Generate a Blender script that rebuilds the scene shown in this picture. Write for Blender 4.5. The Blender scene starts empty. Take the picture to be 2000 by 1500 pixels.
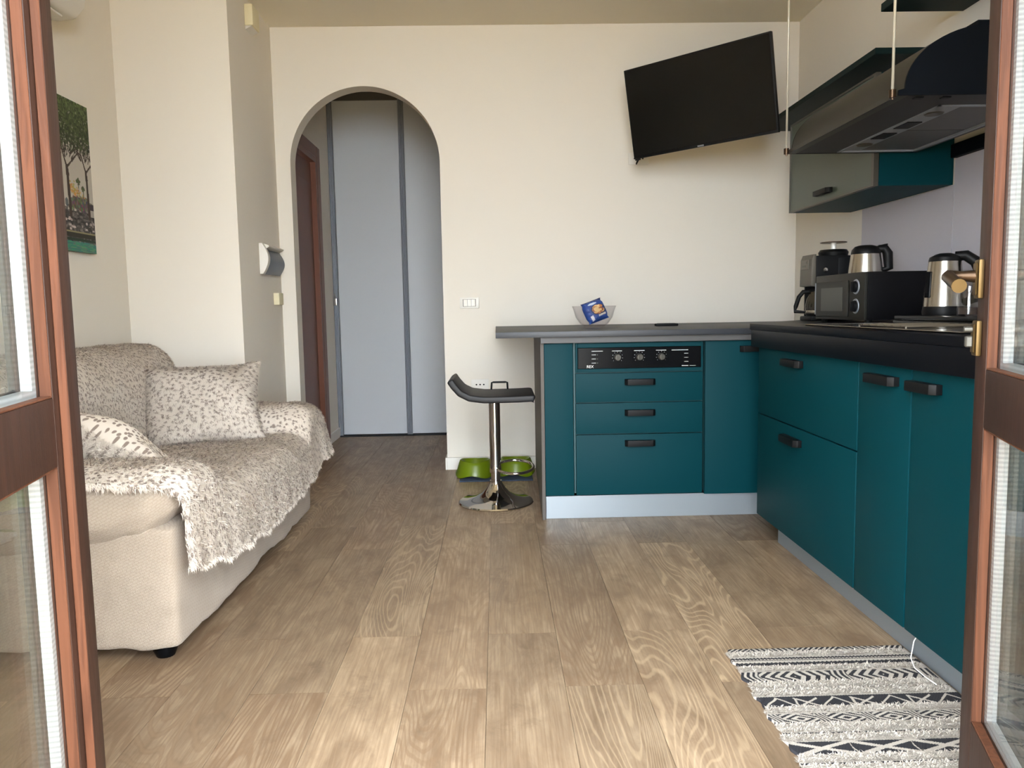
import bpy, bmesh, math, random
import numpy as np
from mathutils import Vector, Matrix, noise as mnoise

C = bpy.context.scene.collection
R = math.radians
rng = np.random.default_rng(7)

# ------------------------------------------------------------------ camera
YAW, PITCH, ROLL = 0.01854851, 0.09808987, 0.01746553
fw = Vector((math.sin(YAW)*math.cos(PITCH), math.cos(YAW)*math.cos(PITCH), -math.sin(PITCH)))
r0 = Vector((math.cos(YAW), -math.sin(YAW), 0)); u0 = r0.cross(fw)
cr, sr = math.cos(ROLL), math.sin(ROLL)
rr = cr*r0 - sr*u0; uu = sr*r0 + cr*u0
cam = bpy.data.cameras.new('camera'); cam_o = bpy.data.objects.new('camera', cam); C.objects.link(cam_o)
cam.sensor_fit = 'HORIZONTAL'; cam.sensor_width = 36.0; cam.lens = 36.0*1500/2000
cam.clip_start = 0.02; cam.clip_end = 200
M = Matrix((rr, uu, -fw)).transposed().to_4x4(); M.translation = Vector((0, 0, 1.0))
cam_o.matrix_world = M
bpy.context.scene.camera = cam_o

# ------------------------------------------------------------------ world, exposure
W = bpy.data.worlds.new('world'); bpy.context.scene.world = W; W.use_nodes = True
nt = W.node_tree; bg = nt.nodes['Background']
bg.inputs['Color'].default_value = (0.885, 0.945, 1.0, 1); bg.inputs['Strength'].default_value = 26.5
vs = bpy.context.scene.view_settings
vs.view_transform = 'Standard'; vs.look = 'None'; vs.gamma = 1; vs.use_curve_mapping = False; vs.exposure = 0.0
sc = bpy.context.scene
sc.cycles.max_bounces = 10; sc.cycles.diffuse_bounces = 7; sc.cycles.glossy_bounces = 5
sc.cycles.transparent_max_bounces = 24; sc.cycles.transmission_bounces = 8
sc.cycles.caustics_reflective = False; sc.cycles.caustics_refractive = False
sc.cycles.sample_clamp_indirect = 6
sc.cycles.use_denoising = True

# ------------------------------------------------------------------ helpers
def lin(c):
    c = c/255.0
    return c/12.92 if c <= 0.04045 else ((c+0.055)/1.055)**2.4
def rgb(r, g, b): return (lin(r), lin(g), lin(b), 1)

def new_mat(name):
    m = bpy.data.materials.new(name); m.use_nodes = True
    return m, m.node_tree, m.node_tree.nodes['Principled BSDF']
def N(t, kind, **kw):
    n = t.nodes.new(kind)
    for k, v in kw.items():
        if k.startswith('i_'):
            key = k[2:].replace('_', ' ')
            n.inputs[key].default_value = v
        else: setattr(n, k, v)
    return n
def L(t, a, b): t.links.new(a, b)
def mathn(t, op, a, b=None):
    n = t.nodes.new('ShaderNodeMath'); n.operation = op
    for i, v in enumerate((a, b)):
        if v is None: continue
        if isinstance(v, (int, float)): n.inputs[i].default_value = v
        else: t.links.new(v, n.inputs[i])
    return n.outputs[0]
def mixc(t, fac, a, b, blend='MIX'):
    n = t.nodes.new('ShaderNodeMix'); n.data_type = 'RGBA'; n.blend_type = blend
    for k, v in ((0, fac), (6, a), (7, b)):
        if isinstance(v, (int, float, tuple)): n.inputs[k].default_value = v
        else: t.links.new(v, n.inputs[k])
    return n.outputs[2]
def ramp(t, fac, stops):
    n = t.nodes.new('ShaderNodeValToRGB'); e = n.color_ramp.elements
    while len(e) < len(stops): e.new(0.5)
    for el, (p, c) in zip(e, stops):
        el.position = p; el.color = c if isinstance(c, tuple) else (c, c, c, 1)
    t.links.new(fac, n.inputs[0]); return n.outputs[0]
def bump(t, p, h, strength, dist=0.002):
    b = N(t, 'ShaderNodeBump'); b.inputs['Strength'].default_value = strength; b.inputs['Distance'].default_value = dist
    L(t, h, b.inputs['Height']); L(t, b.outputs[0], p.inputs['Normal'])

def plain(name, col, rough=0.5, metal=0.0, spec=0.5, var=0.04, vscale=8, bmp=0.0, bscale=200, coat=0.0, aniso=0):
    """A painted / moulded surface: base colour with slight procedural variation."""
    m, t, p = new_mat(name)
    tc = N(t, 'ShaderNodeTexCoord'); nz = N(t, 'ShaderNodeTexNoise'); nz.inputs['Scale'].default_value = vscale
    nz.inputs['Detail'].default_value = 3
    L(t, tc.outputs['Object'], nz.inputs['Vector'])
    lo = tuple(c*(1-var) for c in col[:3])+(1,); hi = tuple(min(1, c*(1+var)) for c in col[:3])+(1,)
    L(t, mixc(t, nz.outputs[0], lo, hi), p.inputs['Base Color'])
    p.inputs['Roughness'].default_value = rough; p.inputs['Metallic'].default_value = metal
    p.inputs['Specular IOR Level'].default_value = spec; p.inputs['Coat Weight'].default_value = coat
    if bmp:
        n2 = N(t, 'ShaderNodeTexNoise'); n2.inputs['Scale'].default_value = bscale; L(t, tc.outputs['Object'], n2.inputs['Vector'])
        bump(t, p, n2.outputs[0], bmp)
    return m

def glass_mat(name, tint=(0.97, 0.985, 0.98, 1), refl=1.0, extra=0.0, rough=0.0):
    m, t, p = new_mat(name); t.nodes.remove(p)
    out = t.nodes['Material Output']
    tr = N(t, 'ShaderNodeBsdfTransparent'); tr.inputs[0].default_value = tint
    gl = N(t, 'ShaderNodeBsdfGlossy'); gl.inputs['Roughness'].default_value = rough
    lw = N(t, 'ShaderNodeLayerWeight'); lw.inputs[0].default_value = 0.5
    frs = mathn(t, 'ADD', 0.04, mathn(t, 'MULTIPLY', mathn(t, 'POWER', lw.outputs['Facing'], 5.0), 0.96))
    nz = N(t, 'ShaderNodeTexNoise'); nz.inputs['Scale'].default_value = 3
    f = mathn(t, 'ADD', mathn(t, 'MULTIPLY', frs, refl), mathn(t, 'MULTIPLY', nz.outputs[0], extra))
    mx = N(t, 'ShaderNodeMixShader'); L(t, f, mx.inputs[0]); L(t, tr.outputs[0], mx.inputs[1]); L(t, gl.outputs[0], mx.inputs[2])
    L(t, mx.outputs[0], out.inputs[0]); return m

def root_loc(o):
    v = Vector((0, 0, 0))
    while o is not None: v += o.location; o = o.parent
    return v

def tag(o, label=None, cat=None, group=None, kind=None):
    if label: o['label'] = label
    if cat: o['category'] = cat
    if group: o['group'] = group
    if kind: o['kind'] = kind
    return o

def thing(name, label, cat, loc, group=None):
    o = bpy.data.objects.new(name, None); C.objects.link(o); o.location = loc; o.empty_display_size = 0.05
    return tag(o, label, cat, group)

def link_mesh(name, me, mat, parent=None, smooth=None, at=None):
    for m in (mat if isinstance(mat, (list, tuple)) else [mat]): me.materials.append(m)
    o = bpy.data.objects.new(name, me); C.objects.link(o)
    if parent is not None:
        org = root_loc(parent); o.parent = parent
    else:
        if at is None:
            n = len(me.vertices); co = np.empty(n*3, np.float32); me.vertices.foreach_get('co', co); co = co.reshape(-1, 3)
            lo, hi = co.min(0), co.max(0); at = ((lo[0]+hi[0])/2, (lo[1]+hi[1])/2, lo[2])
        org = Vector(at); o.location = org
    me.transform(Matrix.Translation(-org))
    if smooth:
        me.shade_smooth()
        if smooth is not True: me.set_sharp_from_angle(angle=R(smooth))
    return o

def obj(name, bm, mat, parent=None, smooth=30, at=None):
    me = bpy.data.meshes.new(name); bmesh.ops.recalc_face_normals(bm, faces=bm.faces[:]) ; bm.to_mesh(me); bm.free()
    return link_mesh(name, me, mat, parent, smooth, at)

def BM(): return bmesh.new()
def absorb(bm, src, xf=None):
    me = bpy.data.meshes.new('tmp'); src.to_mesh(me); src.free()
    if xf is not None: me.transform(xf)
    bm.from_mesh(me); bpy.data.meshes.remove(me)

def box(bm, x0, x1, y0, y1, z0, z1, bev=0.0, seg=2, xf=None):
    b = bmesh.new()
    co = [(x, y, z) for x in (x0, x1) for y in (y0, y1) for z in (z0, z1)]
    v = [b.verts.new(c) for c in co]
    for f in ((0,1,3,2), (4,6,7,5), (0,4,5,1), (2,3,7,6), (0,2,6,4), (1,5,7,3)): b.faces.new([v[i] for i in f])
    bmesh.ops.recalc_face_normals(b, faces=b.faces[:])
    if bev > 0: bmesh.ops.bevel(b, geom=b.edges[:], offset=bev, segments=seg, affect='EDGES', profile=0.6)
    absorb(bm, b, xf)

def prism(bm, pts, axis, a, b, bev=0.0, seg=2, xf=None):
    """2-D polygon extruded along axis (0:x -> pts are (y,z); 1:y -> (x,z); 2:z -> (x,y))."""
    def mk(p, t): return (t, p[0], p[1]) if axis == 0 else ((p[0], t, p[1]) if axis == 1 else (p[0], p[1], t))
    q = bmesh.new(); A = [q.verts.new(mk(p, a)) for p in pts]; B = [q.verts.new(mk(p, b)) for p in pts]; n = len(pts)
    q.faces.new(A); q.faces.new(B[::-1])
    for i in range(n): q.faces.new((A[i], B[i], B[(i+1) % n], A[(i+1) % n]))
    bmesh.ops.recalc_face_normals(q, faces=q.faces[:])
    if bev > 0: bmesh.ops.bevel(q, geom=q.edges[:], offset=bev, segments=seg, affect='EDGES', profile=0.6)
    absorb(bm, q, xf)

def tube(bm, pts, r, n=10, closed=False):
    pts = [Vector(p) for p in pts]; rings = []; m = len(pts)
    up = None
    for i, p in enumerate(pts):
        a = pts[(i-1) % m] if (closed or i > 0) else p; c = pts[(i+1) % m] if (closed or i < m-1) else p
        d = (c-a).normalized()
        if up is None:
            up = Vector((0, 0, 1)) if abs(d.z) < 0.9 else Vector((1, 0, 0))
        s = d.cross(up).normalized(); up = s.cross(d).normalized()
        ri = r[i] if isinstance(r, (list, tuple)) else r
        rings.append([bm.verts.new(p + ri*(math.cos(2*math.pi*k/n)*s + math.sin(2*math.pi*k/n)*up)) for k in range(n)])
    for i in range(m if closed else m-1):
        a, b = rings[i], rings[(i+1) % m]
        for k in range(n): bm.faces.new((a[k], a[(k+1) % n], b[(k+1) % n], b[k]))
    if not closed: bm.faces.new(rings[0][::-1]); bm.faces.new(rings[-1])

def lathe(bm, prof, cx, cy, n=32, sx=1.0, sy=1.0, xf=None, a0=0, a1=None):
    """prof: (radius, z) from bottom to top."""
    q = bmesh.new(); rings = []
    full = a1 is None
    for (r, z) in prof:
        if r < 1e-6: rings.append([q.verts.new((cx, cy, z))]); continue
        cnt = n if full else n+1
        rings.append([q.verts.new((cx + sx*r*math.cos(a0+(2*math.pi if full else a1-a0)*k/n), cy + sy*r*math.sin(a0+(2*math.pi if full else a1-a0)*k/n), z)) for k in range(cnt)])
    for a, b in zip(rings, rings[1:]):
        m = max(len(a), len(b)); rg = m if full else m-1
        for k in range(rg):
            k2 = (k+1) % m
            if len(a) == 1 and len(b) == 1: continue
            if len(a) == 1: q.faces.new((a[0], b[k], b[k2]))
            elif len(b) == 1: q.faces.new((a[k], a[k2], b[0]))
            else: q.faces.new((a[k], a[k2], b[k2], b[k]))
    absorb(bm, q, xf)

def soft_box(bm, lo, hi, r, cuts=24, amp=0.0, fr=4.0, warp=None, seed=0):
    """Cushion-like rounded box, wrinkled by noise."""
    lo, hi = Vector(lo), Vector(hi); q = bmesh.new()
    bmesh.ops.create_cube(q, size=2.0); bmesh.ops.subdivide_edges(q, edges=q.edges[:], cuts=cuts, use_grid_fill=True)
    for v in q.verts:
        p = Vector([lo[i]+(v.co[i]*0.5+0.5)*(hi[i]-lo[i]) for i in range(3)])
        rad = [min(r, (hi[i]-lo[i])/2-1e-4) for i in range(3)]; rm = min(rad)
        inn = Vector([min(max(p[i], lo[i]+rm), hi[i]-rm) for i in range(3)])
        d = p-inn
        if d.length > 1e-9: d = d.normalized(); p = inn+d*rm
        if amp: p += d*amp*mnoise.fractal(Vector(p)*fr+Vector((seed*7.1, seed*3.3, 0)), 1.0, 2.0, 4)
        if warp: p = warp(p)
        v.co = p
    absorb(bm, q)

def mesh_np(name, co, quads=None, tris=None, uv=None, col=None):
    """Mesh straight from numpy arrays; uv per vertex, col per vertex (r,g,b)."""
    me = bpy.data.meshes.new(name); me.vertices.add(len(co)); me.vertices.foreach_set('co', np.asarray(co, np.float32).ravel())
    loops = []; starts = []; tot = []
    n = 0
    for arr, k in ((quads, 4), (tris, 3)):
        if arr is None or len(arr) == 0: continue
        arr = np.asarray(arr, np.int32); loops.append(arr.ravel()); m = len(arr)
        starts.append(n+np.arange(m)*k); tot.append(np.full(m, k)); n += m*k
    lv = np.concatenate(loops); st = np.concatenate(starts); tt = np.concatenate(tot)
    me.loops.add(len(lv)); me.loops.foreach_set('vertex_index', lv.astype(np.int32))
    me.polygons.add(len(st)); me.polygons.foreach_set('loop_start', st.astype(np.int32)); me.polygons.foreach_set('loop_total', tt.astype(np.int32))
    if uv is not None:
        ul = me.uv_layers.new(name='UVMap'); ul.data.foreach_set('uv', np.asarray(uv, np.float32)[lv].ravel())
    if col is not None:
        ca = me.color_attributes.new('Col', 'FLOAT_COLOR', 'POINT')
        ca.data.foreach_set('color', np.concatenate([col, np.ones((len(col), 1))], 1).astype(np.float32).ravel())
    me.update(calc_edges=True); me.validate(); return me

def grid_quads(nu, nv):
    i = np.arange(nu-1)[:, None]*nv+np.arange(nv-1)[None, :]
    return np.stack([i, i+nv, i+nv+1, i+1], -1).reshape(-1, 4)

def print_mat(name, rough=0.7, spec=0.3):
    m, t, p = new_mat(name); a = N(t, 'ShaderNodeAttribute'); a.attribute_name = 'Col'
    nz = N(t, 'ShaderNodeTexNoise'); nz.inputs['Scale'].default_value = 120
    L(t, mixc(t, 0.12, a.outputs['Color'], nz.outputs['Color'], 'SOFT_LIGHT'), p.inputs['Base Color'])
    p.inputs['Roughness'].default_value = rough; p.inputs['Specular IOR Level'].default_value = spec; return m

def text_mesh(txt, size, xf, extrude=0.0006):
    cu = bpy.data.curves.new('txt', 'FONT'); cu.body = txt; cu.size = size; cu.extrude = extrude; cu.resolution_u = 2
    o = bpy.data.objects.new('txt', cu); C.objects.link(o); bpy.context.view_layer.update()
    me = bpy.data.meshes.new_from_object(o.evaluated_get(bpy.context.evaluated_depsgraph_get()))
    bpy.data.objects.remove(o); bpy.data.curves.remove(cu); me.transform(xf); me.materials.clear(); return me

# ------------------------------------------------------------------ materials
M_wall = plain('wall_paint', rgb(233, 228, 218), 0.75, spec=0.25, var=0.012, vscale=3, bmp=0.06, bscale=220)
M_ceil = plain('ceiling_paint', rgb(244, 240, 228), 0.85, spec=0.2, var=0.012, vscale=3, bmp=0.05)
M_white = plain('white_lacquer', rgb(232, 230, 224), 0.4, var=0.01)
M_cream = plain('cream_plastic', rgb(232, 224, 190), 0.45, var=0.02)
M_teal = plain('teal_lacquer', rgb(0, 53, 61), 0.55, spec=0.12, var=0.03, vscale=2, bmp=0.02, bscale=90)
M_tealdk = plain('teal_carcass', rgb(15, 66, 70), 0.5, var=0.03)
M_black = plain('black_matt_plastic', rgb(12, 13, 15), 0.5, spec=0.2, var=0.05)
M_blackgl = plain('black_gloss', rgb(8, 9, 12), 0.22, spec=0.12, var=0.05)
M_screen = plain('tv_screen', rgb(9, 9, 8), 0.24, spec=0.3, var=0.05)
M_counter = plain('black_worktop', rgb(9, 11, 16), 0.34, spec=0.1, var=0.1, vscale=120)
M_grey = plain('dark_grey_metal', rgb(92, 90, 84), 0.42, metal=0.6, var=0.04)
M_navy = plain('hood_cap_navy', rgb(6, 10, 16), 0.6, spec=0.08, var=0.04)
M_plinth = plain('satin_aluminium', rgb(150, 158, 164), 0.42, metal=0.55, var=0.03, vscale=2)
M_chrome = plain('chrome', rgb(225, 226, 228), 0.06, metal=1.0, var=0.01)
M_alu = plain('brushed_aluminium', rgb(150, 156, 164), 0.5, metal=0.5, var=0.03)
M_steel = plain('brushed_steel', rgb(196, 192, 184), 0.24, metal=1.0, var=0.05, vscale=40)
M_rod = plain('satin_rod', rgb(186, 182, 168), 0.4, metal=0.3)
M_brass = plain('aged_brass', rgb(92, 74, 46), 0.5, metal=0.9, var=0.08, vscale=60)
M_bronze = plain('dark_bronze', rgb(70, 54, 40), 0.36, metal=0.85, var=0.08, vscale=60)
M_leather = plain('black_leatherette', rgb(26, 26, 28), 0.5, spec=0.35, var=0.06, vscale=30, bmp=0.15, bscale=350)
M_green = plain('green_plastic', rgb(98, 118, 10), 0.32, var=0.03)
M_mat = plain('blue_felt_mat', rgb(58, 74, 98), 0.9, var=0.1, vscale=90, bmp=0.3, bscale=600)
M_slide = plain('pale_grey_laminate', rgb(196, 201, 207), 0.38, spec=0.4, var=0.012, vscale=2)
M_back = plain('lavender_backsplash', rgb(190, 187, 196), 0.35, var=0.015)
M_filter = plain('filter_mesh', rgb(98, 98, 98), 0.5, metal=0.5, var=0.06, vscale=60)
M_spacer, _t, _p = new_mat('perforated_spacer')
_tc = N(_t, 'ShaderNodeTexCoord'); _wv = N(_t, 'ShaderNodeTexWave'); _wv.bands_direction = 'Z'; _wv.inputs['Scale'].default_value = 40
L(_t, _tc.outputs['Object'], _wv.inputs['Vector'])
L(_t, mixc(_t, _wv.outputs[0], rgb(196, 202, 204), rgb(232, 236, 238)), _p.inputs['Base Color'])
_p.inputs['Metallic'].default_value = 0.3; _p.inputs['Roughness'].default_value = 0.4
M_pane = glass_mat('window_glass', refl=1.0)
M_clear = glass_mat('clear_glass', tint=(0.93, 0.94, 0.95, 1), refl=1.2, extra=0.05)
M_smoke = glass_mat('bowl_plastic', tint=(0.955, 0.945, 0.95, 1), refl=0.45, extra=0.03)
# frosted cabinet glass: satin, faintly green, backed
M_frost = plain('frosted_glass', rgb(68, 78, 68), 0.35, var=0.03, vscale=3)

def wood_door_mat(name, ca, cb):
    m, t, p = new_mat(name)
    tc = N(t, 'ShaderNodeTexCoord'); mp = N(t, 'ShaderNodeMapping'); mp.inputs['Scale'].default_value = (30, 30, 1.6)
    L(t, tc.outputs['Object'], mp.inputs[0])
    n1 = N(t, 'ShaderNodeTexNoise'); n1.inputs['Scale'].default_value = 1.2; n1.inputs['Detail'].default_value = 5; n1.inputs['Distortion'].default_value = 0.8
    L(t, mp.outputs[0], n1.inputs['Vector'])
    s = mathn(t, 'SINE', mathn(t, 'MULTIPLY', n1.outputs[0], 28.0))
    col = mixc(t, mathn(t, 'ADD', mathn(t, 'MULTIPLY', s, 0.25), 0.5), ca, cb)
    L(t, col, p.inputs['Base Color']); p.inputs['Roughness'].default_value = 0.48; p.inputs['Specular IOR Level'].default_value = 0.18
    bump(t, p, s, 0.06); return m
M_door = wood_door_mat('dark_stained_wood', rgb(44, 29, 23), rgb(58, 38, 30))
M_doornat = wood_door_mat('varnished_wood', rgb(66, 40, 28), rgb(96, 60, 42))

def floor_mat():
    m, t, p = new_mat('oak_plank')
    tc = N(t, 'ShaderNodeTexCoord'); oi = N(t, 'ShaderNodeObjectInfo')
    wn = N(t, 'ShaderNodeTexWhiteNoise'); wn.noise_dimensions = '1D'; L(t, oi.outputs['Random'], wn.inputs['W'])
    off = N(t, 'ShaderNodeVectorMath'); off.operation = 'SCALE'; L(t, wn.outputs['Color'], off.inputs[0]); off.inputs['Scale'].default_value = 37.0
    add = N(t, 'ShaderNodeVectorMath'); add.operation = 'ADD'; L(t, tc.outputs['Object'], add.inputs[0]); L(t, off.outputs[0], add.inputs[1])
    sep = N(t, 'ShaderNodeSeparateColor'); L(t, wn.outputs['Color'], sep.inputs[0])
    # cathedral grain: contour lines of a stretched noise field
    mp = N(t, 'ShaderNodeMapping'); mp.inputs['Scale'].default_value = (5.5, 0.7, 1); L(t, add.outputs[0], mp.inputs[0])
    n1 = N(t, 'ShaderNodeTexNoise'); n1.inputs['Scale'].default_value = 1.0; n1.inputs['Detail'].default_value = 1.5; n1.inputs['Roughness'].default_value = 0.35; n1.inputs['Distortion'].default_value = 0.5
    L(t, mp.outputs[0], n1.inputs['Vector'])
    mpw = N(t, 'ShaderNodeMapping'); mpw.inputs['Scale'].default_value = (30, 8, 1); L(t, add.outputs[0], mpw.inputs[0])
    nw = N(t, 'ShaderNodeTexNoise'); nw.inputs['Scale'].default_value = 1.0; nw.inputs['Detail'].default_value = 3; L(t, mpw.outputs[0], nw.inputs['Vector'])
    field = mathn(t, 'ADD', mathn(t, 'MULTIPLY', n1.outputs[0], 230.0), mathn(t, 'MULTIPLY', nw.outputs[0], 4.0))
    s = mathn(t, 'SINE', field)
    lines = ramp(t, mathn(t, 'ADD', mathn(t, 'MULTIPLY', s, 0.5), 0.5), [(0.0, 0.0), (0.72, 0.05), (0.95, 0.9), (1.0, 1.0)])
    # fine streaks along the board
    mp2 = N(t, 'ShaderNodeMapping'); mp2.inputs['Scale'].default_value = (160, 5, 1); L(t, add.outputs[0], mp2.inputs[0])
    n2 = N(t, 'ShaderNodeTexNoise'); n2.inputs['Scale'].default_value = 1.0; n2.inputs['Detail'].default_value = 4; L(t, mp2.outputs[0], n2.inputs['Vector'])
    # soft blotches and knots
    mp3 = N(t, 'ShaderNodeMapping'); mp3.inputs['Scale'].default_value = (13, 5, 1); L(t, add.outputs[0], mp3.inputs[0])
    n3 = N(t, 'ShaderNodeTexNoise'); n3.inputs['Scale'].default_value = 1.0; n3.inputs['Detail'].default_value = 5; n3.inputs['Roughness'].default_value = 0.62; n3.inputs['Distortion'].default_value = 0.6
    L(t, mp3.outputs[0], n3.inputs['Vector'])
    base = ramp(t, n3.outputs[0], [(0.25, rgb(104, 86, 68)), (0.42, rgb(138, 118, 96)), (0.6, rgb(162, 141, 116)), (0.8, rgb(176, 155, 130))])
    base = mixc(t, ramp(t, n2.outputs[0], [(0.35, 0.05), (0.7, 0.75)]), base, rgb(120, 98, 76))
    amt = ramp(t, sep.outputs[0], [(0.0, 0.03), (0.5, 0.08), (0.66, 0.42), (1.0, 0.6)])
    col = mixc(t, mathn(t, 'MULTIPLY', lines, mathn(t, 'MULTIPLY', amt, 0.7)), base, rgb(197, 174, 142))
    dk = ramp(t, sep.outputs[2], [(0.0, 0.0), (0.58, 0.0), (0.75, 0.45), (1.0, 0.7)])
    s2 = ramp(t, mathn(t, 'ADD', mathn(t, 'MULTIPLY', mathn(t, 'SINE', mathn(t, 'MULTIPLY', field, 1.0)), 0.5), 0.5), [(0.45, 0.0), (0.85, 1.0)])
    col = mixc(t, mathn(t, 'MULTIPLY', s2, dk), col, rgb(116, 92, 70))
    n5 = N(t, 'ShaderNodeTexNoise'); n5.inputs['Scale'].default_value = 5.5; n5.inputs['Detail'].default_value = 6; n5.inputs['Roughness'].default_value = 0.7; L(t, add.outputs[0], n5.inputs['Vector'])
    knot = ramp(t, n5.outputs[0], [(0.60, 0.0), (0.72, 1.0)])
    col = mixc(t, mathn(t, 'MULTIPLY', knot, 0.5), col, rgb(98, 80, 62))
    tone = mathn(t, 'ADD', 0.84, mathn(t, 'MULTIPLY', sep.outputs[1], 0.32))
    cm = N(t, 'ShaderNodeCombineColor'); 
    for k in range(3): L(t, tone, cm.inputs[k])
    col = mixc(t, 1.0, col, cm.outputs[0], 'MULTIPLY')
    L(t, col, p.inputs['Base Color'])
    L(t, mathn(t, 'ADD', 0.35, mathn(t, 'MULTIPLY', n2.outputs[0], 0.12)), p.inputs['Roughness'])
    p.inputs['Specular IOR Level'].default_value = 0.4
    bump(t, p, mathn(t, 'ADD', n2.outputs[0], mathn(t, 'MULTIPLY', lines, 0.4)), 0.10, 0.001)
    return m
M_floor = floor_mat()

def fabric_mat():
    m, t, p = new_mat('slipcover_fabric')
    tc = N(t, 'ShaderNodeTexCoord')
    b = N(t, 'ShaderNodeTexBrick'); b.inputs['Scale'].default_value = 34; b.inputs['Mortar Size'].default_value = 0.045
    for k in ('Color1', 'Color2'): b.inputs[k].default_value = (1, 1, 1, 1)
    b.inputs['Mortar'].default_value = (0, 0, 0, 1)
    mp = N(t, 'ShaderNodeMapping'); mp.inputs['Rotation'].default_value = (R(90), R(38), R(30)); L(t, tc.outputs['Object'], mp.inputs[0]); L(t, mp.outputs[0], b.inputs['Vector'])
    nz = N(t, 'ShaderNodeTexNoise'); nz.inputs['Scale'].default_value = 9; nz.inputs['Detail'].default_value = 5; L(t, tc.outputs['Object'], nz.inputs['Vector'])
    nf = N(t, 'ShaderNodeTexNoise'); nf.inputs['Scale'].default_value = 420; L(t, tc.outputs['Object'], nf.inputs['Vector'])
    c = mixc(t, nz.outputs[0], rgb(164, 151, 136), rgb(182, 168, 152))
    c = mixc(t, mathn(t, 'MULTIPLY', mathn(t, 'SUBTRACT', 1.0, b.outputs[0]), 0.22), c, rgb(128, 110, 92))
    L(t, c, p.inputs['Base Color']); p.inputs['Roughness'].default_value = 0.9; p.inputs['Specular IOR Level'].default_value = 0.15
    p.inputs['Sheen Weight'].default_value = 0.15
    h = mathn(t, 'ADD', mathn(t, 'MULTIPLY', b.outputs[0], 0.6), mathn(t, 'ADD', mathn(t, 'MULTIPLY', nz.outputs[0], 3.0), mathn(t, 'MULTIPLY', nf.outputs[0], 0.5)))
    bump(t, p, h, 0.7, 0.006); return m
M_fabric = fabric_mat()

def fur_mat(name, scale=1.0, spot=0.5, dark=rgb(112, 97, 88), hi=rgb(236, 229, 220), lo=rgb(206, 194, 180)):
    """Pale fur with lengthwise dark flecks, laid out in UV (metres)."""
    m, t, p = new_mat(name)
    uv = N(t, 'ShaderNodeUVMap')
    nz = N(t, 'ShaderNodeTexNoise'); nz.inputs['Scale'].default_value = 10; L(t, uv.outputs[0], nz.inputs['Vector'])
    dst = N(t, 'ShaderNodeVectorMath'); dst.operation = 'MULTIPLY_ADD'; L(t, nz.outputs['Color'], dst.inputs[0]); dst.inputs[1].default_value = (0.03, 0.03, 0); L(t, uv.outputs[0], dst.inputs[2])
    mp = N(t, 'ShaderNodeMapping'); mp.inputs['Scale'].default_value = (34*scale, 56*scale, 1); mp.inputs['Rotation'].default_value = (0, 0, 0.35); L(t, dst.outputs[0], mp.inputs[0])
    vo = N(t, 'ShaderNodeTexVoronoi'); vo.inputs['Scale'].default_value = 1.0; vo.voronoi_dimensions = '2D'; vo.inputs['Randomness'].default_value = 0.9; L(t, mp.outputs[0], vo.inputs['Vector'])
    n2 = N(t, 'ShaderNodeTexNoise'); n2.inputs['Scale'].default_value = 3.2; n2.inputs['Detail'].default_value = 3; L(t, uv.outputs[0], n2.inputs['Vector'])
    thr = mathn(t, 'ADD', mathn(t, 'MULTIPLY', n2.outputs[0], 0.22), spot*0.62)
    d = mathn(t, 'SUBTRACT', thr, vo.outputs['Distance'])
    f = ramp(t, mathn(t, 'ADD', mathn(t, 'MULTIPLY', d, 5.0), 0.4), [(0.3, 0.0), (0.75, 1.0)])
    base = mixc(t, n2.outputs[0], lo, hi)
    L(t, mixc(t, mathn(t, 'MULTIPLY', f, 0.85), base, dark), p.inputs['Base Color'])
    p.inputs['Roughness'].default_value = 0.8; p.inputs['Specular IOR Level'].default_value = 0.2; return m
M_fur = fur_mat('leopard_fur', 1.45, 0.29, dark=rgb(122, 107, 97))
M_fur2 = fur_mat('leopard_cushion_fur', 1.25, 0.31, dark=rgb(118, 102, 92))
M_tuft = plain('ivory_tuft', rgb(192, 185, 176), 0.9, spec=0.1, var=0.12, vscale=50)
M_rugprint = print_mat('rug_weave', 0.9, 0.1)
M_print = print_mat('canvas_print', 0.75, 0.25)
M_foil = print_mat('snack_foil', 0.28, 0.5)
M_terrace = plain('terrace_tile', rgb(160, 138, 102), 0.7, var=0.05)

# ------------------------------------------------------------------ room shell
YB, XL, XR, ZC = 4.757, -1.885, 1.851, 2.68
YF = 0.55
XCOL, YCOL = -1.31, 4.005
HX0, HX1, HYW, HY = -1.28, 0.25, 4.875, 6.16

def struct(name, bm, m, parent=None, smooth=30, label=None):
    o = obj(name, bm, m, parent, smooth)
    if parent is None: o['kind'] = 'structure'
    if label: o['label'] = label
    return o

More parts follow.
